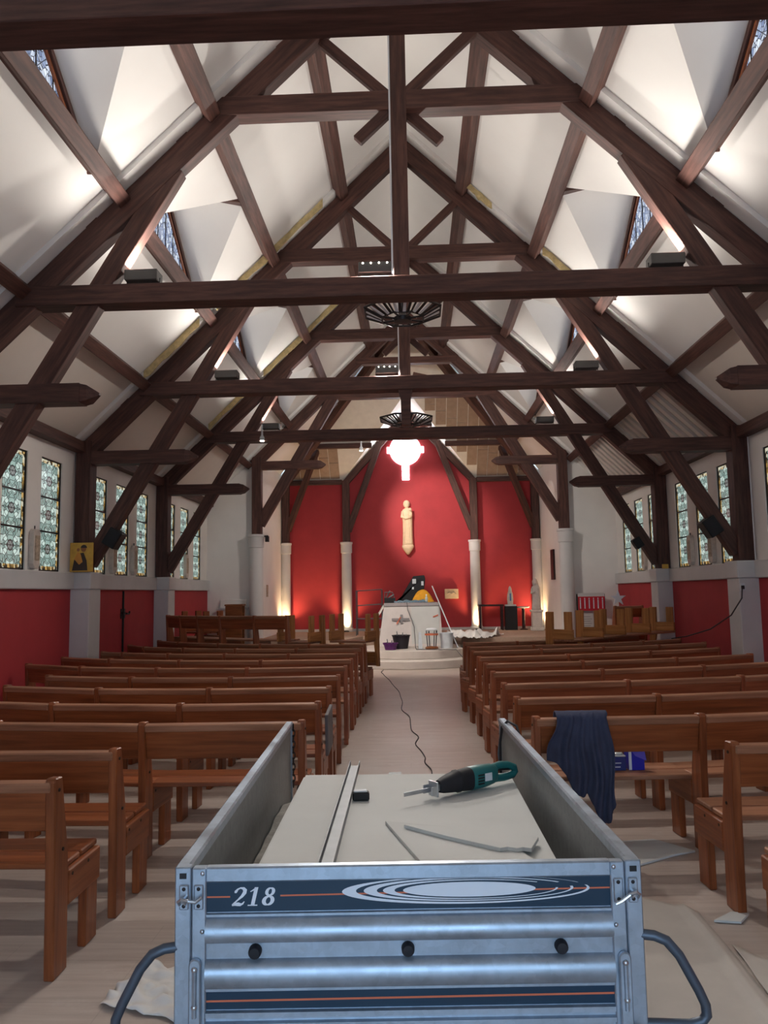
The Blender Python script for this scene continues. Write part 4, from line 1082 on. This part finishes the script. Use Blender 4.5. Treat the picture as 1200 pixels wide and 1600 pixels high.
m = MB(); m.lathe([(.13,.58),(.17,.6),(.17,.625),(.01,.63)], k=20); m.obj('top', M['white_stone'], t, smooth=True)
t = thing('virgin_statue', 'tall pale stone Virgin statue on a white plinth by the end column', 'statue', (3.30, 20.9, CZ_))
m = MB(); m.box(-.16,.16,-.16,.16,0,.08); m.box(-.13,.13,-.13,.13,.08,.48); m.box(-.16,.16,-.16,.16,.48,.54); m.obj('plinth', M['white_stone'], t, bevel=.01)
zloft('robe', [(.54,0,0,.13,.11),(.62,0,0,.12,.11),(.85,.01,0,.11,.1),(1.05,.01,0,.12,.1),(1.14,0,0,.11,.09),(1.19,-.01,0,.05,.05)], M['white_stone'], t)
zloft('veil', [(1.1,.02,.02,.1,.08),(1.2,.0,.02,.075,.07),(1.28,-.02,.01,.075,.075),(1.35,-.02,.01,.05,.05),(1.38,-.02,.01,.01,.01)], M['white_stone'], t)
m = MB(); m.ball((-.03,-.03,1.26), .05, .05, .07); m.obj('face', M['white_stone'], t, smooth='all')
m = MB(); m.tube([(-.1,-.02,1.1),(-.13,-.08,.98),(-.05,-.12,1.02)], .03, 8); m.obj('arms', M['white_stone'], t, smooth='all')
t = thing('wooden_cross_panel', 'narrow dark wooden panel on the white chancel wall', 'panel', (CX-.02, 19.9, 1.86))
m = MB(); m.box(-.03,.02,-.19,.19,0,.76); m.obj('board', M['darkwood'], t, bevel=.008)
t = thing('wall_notice', 'small faded notice strip on the white chancel wall, overturned pew side', 'notice', (-CX+.006, 19.6, 1.55))
m = MB(); m.box(0,.006,-.12,.12,0,.3); m.obj('paper', M['plaque_pic'], t)
# end walls
t = thing('wall_cabinet', 'low white cabinet panel with ledge on the end wall behind the wooden lectern', 'cabinet', (-4.13, Y_END, .6))
m = MB(); m.box(-.31,.31,-.06,0,0,.9); m.obj('front', M['plaster'], t, bevel=.006)
m = MB(); m.box(-.34,.34,-.12,0,.68,.72); m.obj('ledge', M['sill'], t)
t = thing('lectern', 'plain brown wooden lectern before the white cabinet panel', 'lectern', (-4.0, 17.6, 0))
m = MB(); m.box(-.19,.19,-.02,.02,0,1.36); m.box(-.21,.21,-.02,.3,1.36,1.40); m.box(-.19,.19,.26,.29,0,1.36); m.obj('body', M['brownwood'], t, bevel=.008)
t = thing('poster_stand', 'notice stand with red printed panel above a white sheet by the end wall', 'poster stand', (4.1, 18.05, 0))
m = MB()
for x in (-.42, -.32, .3): m.tube([(x,0,0),(x,0,1.5)], .014, 8)
m.obj('frame', M['iron'], t)
m = MB(); m.box(-.30,.30,-.02,.0,1.12,1.44); m.obj('red_panel', M['banner'], t)
m = MB()
for i in range(6):
    x = -.25+.1*i; m.box(x-.012, x+.012, -.024, -.02, 1.17, 1.37); m.ball((x,-.022,1.395), .014, .004, .02, 8, 5)
m.obj('figure_print', M['white_print'], t)
m = MB(); m.box(-.30,.30,-.02,.0,1.44,1.52); m.box(-.22,.02,-.03,-.01,.62,1.06); m.obj('white_sheet', M['poster'], t)
m = MB()
for i in range(6): m.box(-.19,-.04+.03*(i % 2),-.032,-.03,.98-.05*i,.99-.05*i)
m.obj('text_lines', M['grey_print'], t)
t = thing('star_decoration', 'small white star decoration on the stacked pew by the red poster', 'star', (4.08, 15.60, .84+.44))
m = MB(); m.ext([((.16 if i % 2 == 0 else .06)*math.sin(2*PI*i/10), 0, .14+(.16 if i % 2 == 0 else .06)*math.cos(2*PI*i/10)) for i in range(10)], (0,.03,0)); m.obj('star', M['white_print'], t)

# ------------------------------------------------------------------ side wall furnishings
t = thing('icon_painting', 'gold icon painting of a dark robed figure with child on the pier', 'painting', M=T(-4.585, 10.80, 1.962) @ RX(-.0))
m = MB(); m.box(-.165,.165,-.02,.0,0,.41); m.obj('panel', M['gold'], t, bevel=.004)
m = MB(); m.ext([(-.13,-.0225,.02),(.09,-.0225,.02),(.075,-.0225,.16),(.03,-.0225,.27),(-.03,-.0225,.26),(-.10,-.0225,.17)], (0,.003,0)); m.obj('robe_paint', M['robe'], t)
m = MB(); m.ext([(-.10,-.0245,.18),(-.03,-.0245,.10),(.02,-.0245,.14),(-.01,-.0245,.25),(-.05,-.0245,.28)], (0,.003,0)); m.obj('child_paint', M['robe2'], t)
m = MB(); m.ext([(.03+.038*math.cos(2*PI*i/14), -.025, .325+.045*math.sin(2*PI*i/14)) for i in range(14)], (0,.003,0)); m.ext([(-.045+.02*math.cos(2*PI*i/14), -.027, .31+.024*math.sin(2*PI*i/14)) for i in range(14)], (0,.003,0)); m.obj('face_paint', M['skin'], t)
m = MB(); m.ext([(.035+.045*math.cos(PI*i/8), -.0265, .335+.045*math.sin(PI*i/8)) for i in range(9)], (0,.003,0)); m.obj('hair_paint', M['robe'], t)
PLQ = {-1: [(9.74,'between the windows just before the icon painting'),(12.36,'beside the loudspeaker next to the icon painting'),(13.30,'above the red double door, farther from the loudspeaker'),(16.4,'between the end windows on the icon wall')], 1: [(13.34,'on the socket wall, between windows past the large loudspeaker'),(12.40,'on the socket wall, right beside the large loudspeaker'),(16.0,'below the small loudspeaker by the end windows')]}
for s in (-1, 1):
    for y, o_ in PLQ[s]:
        t = thing('station_plaque', 'cream carved plaque ' + o_, 'plaque', M=frame(V(s*WX, y, 1.98), V(0,s,0), V(-s,0,0), V(0,0,1)), group='carved plaques on the ' + ('icon' if s < 0 else 'socket cable') + ' wall')
        m = MB(); m.ext([(-.09,0,.06),(-.05,0,.0),(.05,0,.0),(.09,0,.06),(.09,0,.46),(.05,0,.5),(-.05,0,.5),(-.09,0,.46)], (0,.07,0)); m.obj('block', M['plaque'], t, bevel=.006)
        m = MB(); m.box(-.06,.06,.07,.078,.1,.42); m.obj('relief', M['plaque_pic'], t, bevel=.003)
        m = MB(); m.tube([(0,.03,.5),(0,.03,.545)], .008, 6); m.obj('pin', M['iron'], t)
for s, k, lab in ((-1, 2, 'black loudspeaker on the roof brace next to the icon painting'), (1, 2, 'black loudspeaker on the roof brace next to the socket cable'), (1, 3, 'small black loudspeaker on the roof brace before the end windows')):
    z = 2.42; x = s*(4.58-(z-2.08)/1.674)
    t = thing('loudspeaker', lab, 'loudspeaker', M=T(x-s*.16, TY[k]-.02, z+.02) @ RY(s*-.55))
    q = 1 if k == 2 else .75
    m = MB(); m.box(-.1*q,.1*q,-.11*q,.11*q,-.13*q,.13*q); m.obj('cabinet', M['black'], t, bevel=.008)
    m = MB(); m.box(-.085*q,.085*q,-.118*q,-.11*q,-.115*q,.115*q); m.obj('grille', M['rubber'], t)
    m = MB(); m.tube([(s*.05,0,0),(s*.16,0,-.03)], .015); m.obj('bracket', M['black'], t)
t = thing('wall_socket', 'white wall socket on the pier with a black plug', 'socket', (4.52, TY[2]-.235, 1.60))
m = MB(); m.box(-.03,.03,-.02,.02,-.05,.05); m.obj('plate', M['label_white'], t, bevel=.005)
m = MB(); m.box(-.03,.01,-.05,-.02,-.03,.02); m.obj('plug', M['black'], t, bevel=.005)
m = MB(); m.tube([(4.50,10.78,1.58),(4.48,10.76,1.45),(4.38,10.9,1.22),(4.2,11.2,1.02),(4.0,11.6,.9),(3.85,11.8,.86)], .009, 6); tag(m.obj('hanging_cable', M['cable'], smooth=True), 'black cable hanging from the wall socket down to the pew', 'cable')
for s, y, lab in ((1, TY[2]-.16, 'thin white cable clipped beside the timber post, socket side'), (-1, TY[2]-.16, 'thin grey cable clipped beside the timber post, icon side')):
    m = MB(); m.tube([(s*4.75, y, 1.97), (s*4.75, y, 3.68)], .008, 6); tag(m.obj('conduit', M['label_white'] if s > 0 else M['greycable'], smooth=True), lab, 'cable')
t = thing('exit_sign', 'small orange exit light on the sill beside the end windows', 'sign', (4.60, TY[3]-.34, 1.9))
m = MB(); m.box(-.05,.05,-.03,.03,.05,.13); m.obj('box', M['gold'], t, bevel=.004)
m = MB(); m.tube([(-3.42, 18.06, 2.96),(-3.3,18.0,2.96),(-3.3,17.95,2.93)], .02); m.box(-3.34,-3.26,17.88,17.98,2.82,2.95); tag(m.obj('spot_bracket', M['black']), 'small black spotlight on the column capital, overturned pew side', 'spotlight')

# ------------------------------------------------------------------ lamps
def area(name, parent, Mx, sx, sy, w, col, spread=PI):
    l = bpy.data.lights.new(name, 'AREA'); l.shape = 'RECTANGLE'; l.size = sx; l.size_y = sy; l.energy = w; l.color = col; l.spread = spread
    return put(bpy.data.objects.new(name, l), parent, Mx)
def spot(name, loc, tgt, w, col, size, blend=.6, r=.04):
    l = bpy.data.lights.new(name, 'SPOT'); l.energy = w; l.color = col; l.spot_size = size; l.spot_blend = blend; l.shadow_soft_size = r
    o = bpy.data.objects.new(name, l)
    d = (Vector(tgt)-Vector(loc)).to_track_quat('-Z', 'Y').to_matrix().to_4x4(); d.translation = loc
    return put(o, None, d)
WHITE = (1.0, .94, .87)
def flood(x, k, tilt, label, w=FLOOD_W, front=False):
    t = thing('flood_light', label, 'flood light', M=T(x, TY[k], 4.70), group='flood lights on the tie beams')
    m = MB(); m.box(-.165,.165,-.09,.09,.045,.155); h = m.obj('housing', M['lamp_grey'], t, bevel=.006)
    m = MB()
    for i in range(9): m.box(-.14+.0325*i, -.125+.0325*i, -.078, -.07, .05, .11)
    m.obj('cooling_fins', M['lamp_grey'], h)
    m = MB()
    if front:
        for i in range(4): m.ball((-.12+.08*i, -.093*front, .14), .008, .006, .008, 8, 5)
        m.obj('led', M['spot_lens'], h)
    else:
        m.box(-.135,.135,-.055,.055,.1555,.158); m.obj('lens', M['lens'], h)
    m = MB(); m.tube([(-.165,0,.09),(-.165,0,.0),(.165,0,.0),(.165,0,.09)], .009, 6); m.obj('bracket', M['iron'], t)
    area('flood_lamp', t, T(0,-.1*front,.1) @ RX(-(PI/2-(.2 if front > 0 else .5))*front) if front else T(0,0,.17) @ RY(PI+tilt), .26, .08, w, WHITE)
for k in range(0, 4):
    for s in (-1, 1):
        flood(s*2.6, k, -s*.25, 'grey flood light on the %s tie beam from the entrance, %s' % (ORD[k], 'icon painting side' if s < 0 else 'socket cable side'))
    if k < 3: flood(-.26, k, 0, 'grey flood light beside the king post on the %s tie beam from the entrance' % ORD[k], (14, 50, 64)[k], True)
    else: flood(.30, k, 0, 'grey fill flood light added on the last tie beam, turned towards the altar', 52, -1)  # added fill lamp, brightens the altar, red wall and end walls
# wide iron crown chandeliers
def chandelier(x, y, z, r, label, ztop):
    t = thing('chandelier', label, 'chandelier', (x, y, z), group='iron chandeliers')
    m = MB(); m.lathe([(.01,-.02),(.09,-.01),(.1,.03),(.05,.06),(.02,.1)], k=16); m.obj('hub', M['iron'], t, smooth=True)
    m = MB(); m.tube([(0,0,.08),(0,0,ztop-z)], .012, 8); m.obj('rod', M['iron'], t)
    N = 8; zr = .1
    P = [V(r*math.cos(2*PI*(i+.5)/N), r*math.sin(2*PI*(i+.5)/N), zr) for i in range(N)]
    Q = [V(.55*r*math.cos(2*PI*(i+.5)/N), .55*r*math.sin(2*PI*(i+.5)/N), .02) for i in range(N)]
    m = MB(); m.tube(P, .013, 6, closed=True); m.obj('outer_ring', M['iron'], t)
    m = MB(); m.tube(Q, .011, 6, closed=True); m.obj('inner_ring', M['iron'], t)
    for i in range(N):
        m = MB(); m.tube([V(0,0,.0)+P[i].normalized()*.08, Q[i], P[i]], .011, 6); sp_ = m.obj('spoke', M['iron'], t)
        a, b, c, d = Q[i], Q[(i+1) % N], P[(i+1) % N], P[i]
        for f in (.2, .4, .6, .8):
            m = MB(); m.beam(a.lerp(b, f)*1.02, d.lerp(c, f)*.98, .03, .008); m.obj('glass_slat', M['label_white'] if round(f*10) % 4 else M['iron'], t)
chandelier(0, TY[1]+.55, 4.47, .43, 'wide iron chandelier with glass slats, nearer the trailer of the two', 8.1)
chandelier(.0, TY[2]+.6, 4.12, .42, 'wide iron chandelier with glass slats hanging before the daylit cross window', 8.1)
m = MB(); m.rings([[(-.1,-.1,0),(.1,-.1,0),(.1,.1,0),(-.1,.1,0)],[(-.07,-.07,-.12),(.07,-.07,-.12),(.07,.07,-.12),(-.07,.07,-.12)],[(-.065,-.065,-.5),(.065,-.065,-.5),(.065,.065,-.5),(-.065,.065,-.5)]]); tag(m.obj('pendant_post', M['beam'], None, T(0, TY[2]+.02, 4.5)), 'dark timber pendant hanging below the tie beam of the icon pier truss', 'pendant post')
# column uplights in the chancel floor
WARM = (1.0, .68, .36)
for s in (-1, 1):
    for x, lab in ((1.79, 'floor uplight under the column flanking the stone figure, '), (3.42, 'floor uplight at the foot of the end column, ')):
        y = 21.52
        t = thing('floor_uplight', lab + ('overturned pew side' if s < 0 else 'black side table side'), 'uplight', (s*x, y, CZ_+.001), group='floor uplights')
        m = MB(); m.lathe([(.075,0),(.075,.03),(.06,.04),(.058,.02),(.005,.018)], k=18); m.obj('rim', M['iron'], t, smooth=True)
        m = MB(); m.lathe([(.055,.02),(.05,.03),(.005,.034)], k=18); m.obj('lens', M['warm_lens'], t, smooth=True)
        spot('uplight_lamp', (s*x, y, CZ_+.07), (s*x, y+.14, CZ_+2), 60, WARM, 2.0, .9, .05)
# small spotlights on the last truss aimed at the stone figure
for x, y, z, tg_, lab, w in ((-1.1, TY[4]-.1, 4.95, (.7, Y_APSE, 3.6), 'small white spotlight near the hammer beam tip aimed at the stone figure', 420), (-2.75, TY[3]-.13, 4.52, (.0, 17.4, .5), 'small white spotlight under the last full tie beam', 330)):
    t = thing('spotlight', lab, 'spotlight', (x, y, z))
    m = MB(); m.lathe([(.03,-.02),(.045,-.01),(.045,.05),(.02,.09),(.012,.3)], k=14); m.obj('body', M['label_white'], t, smooth=True)
    m = MB(); m.lathe([(.01,-.03),(.038,-.025),(.04,-.02),(.038,-.012)], k=14); m.obj('lens', M['spot_lens'], t, smooth=True)
    spot('spot_lamp', (x, y-.0, z-.06), tg_, w, (1, .88, .78), .75 if w > 400 else .95, .7, .03)
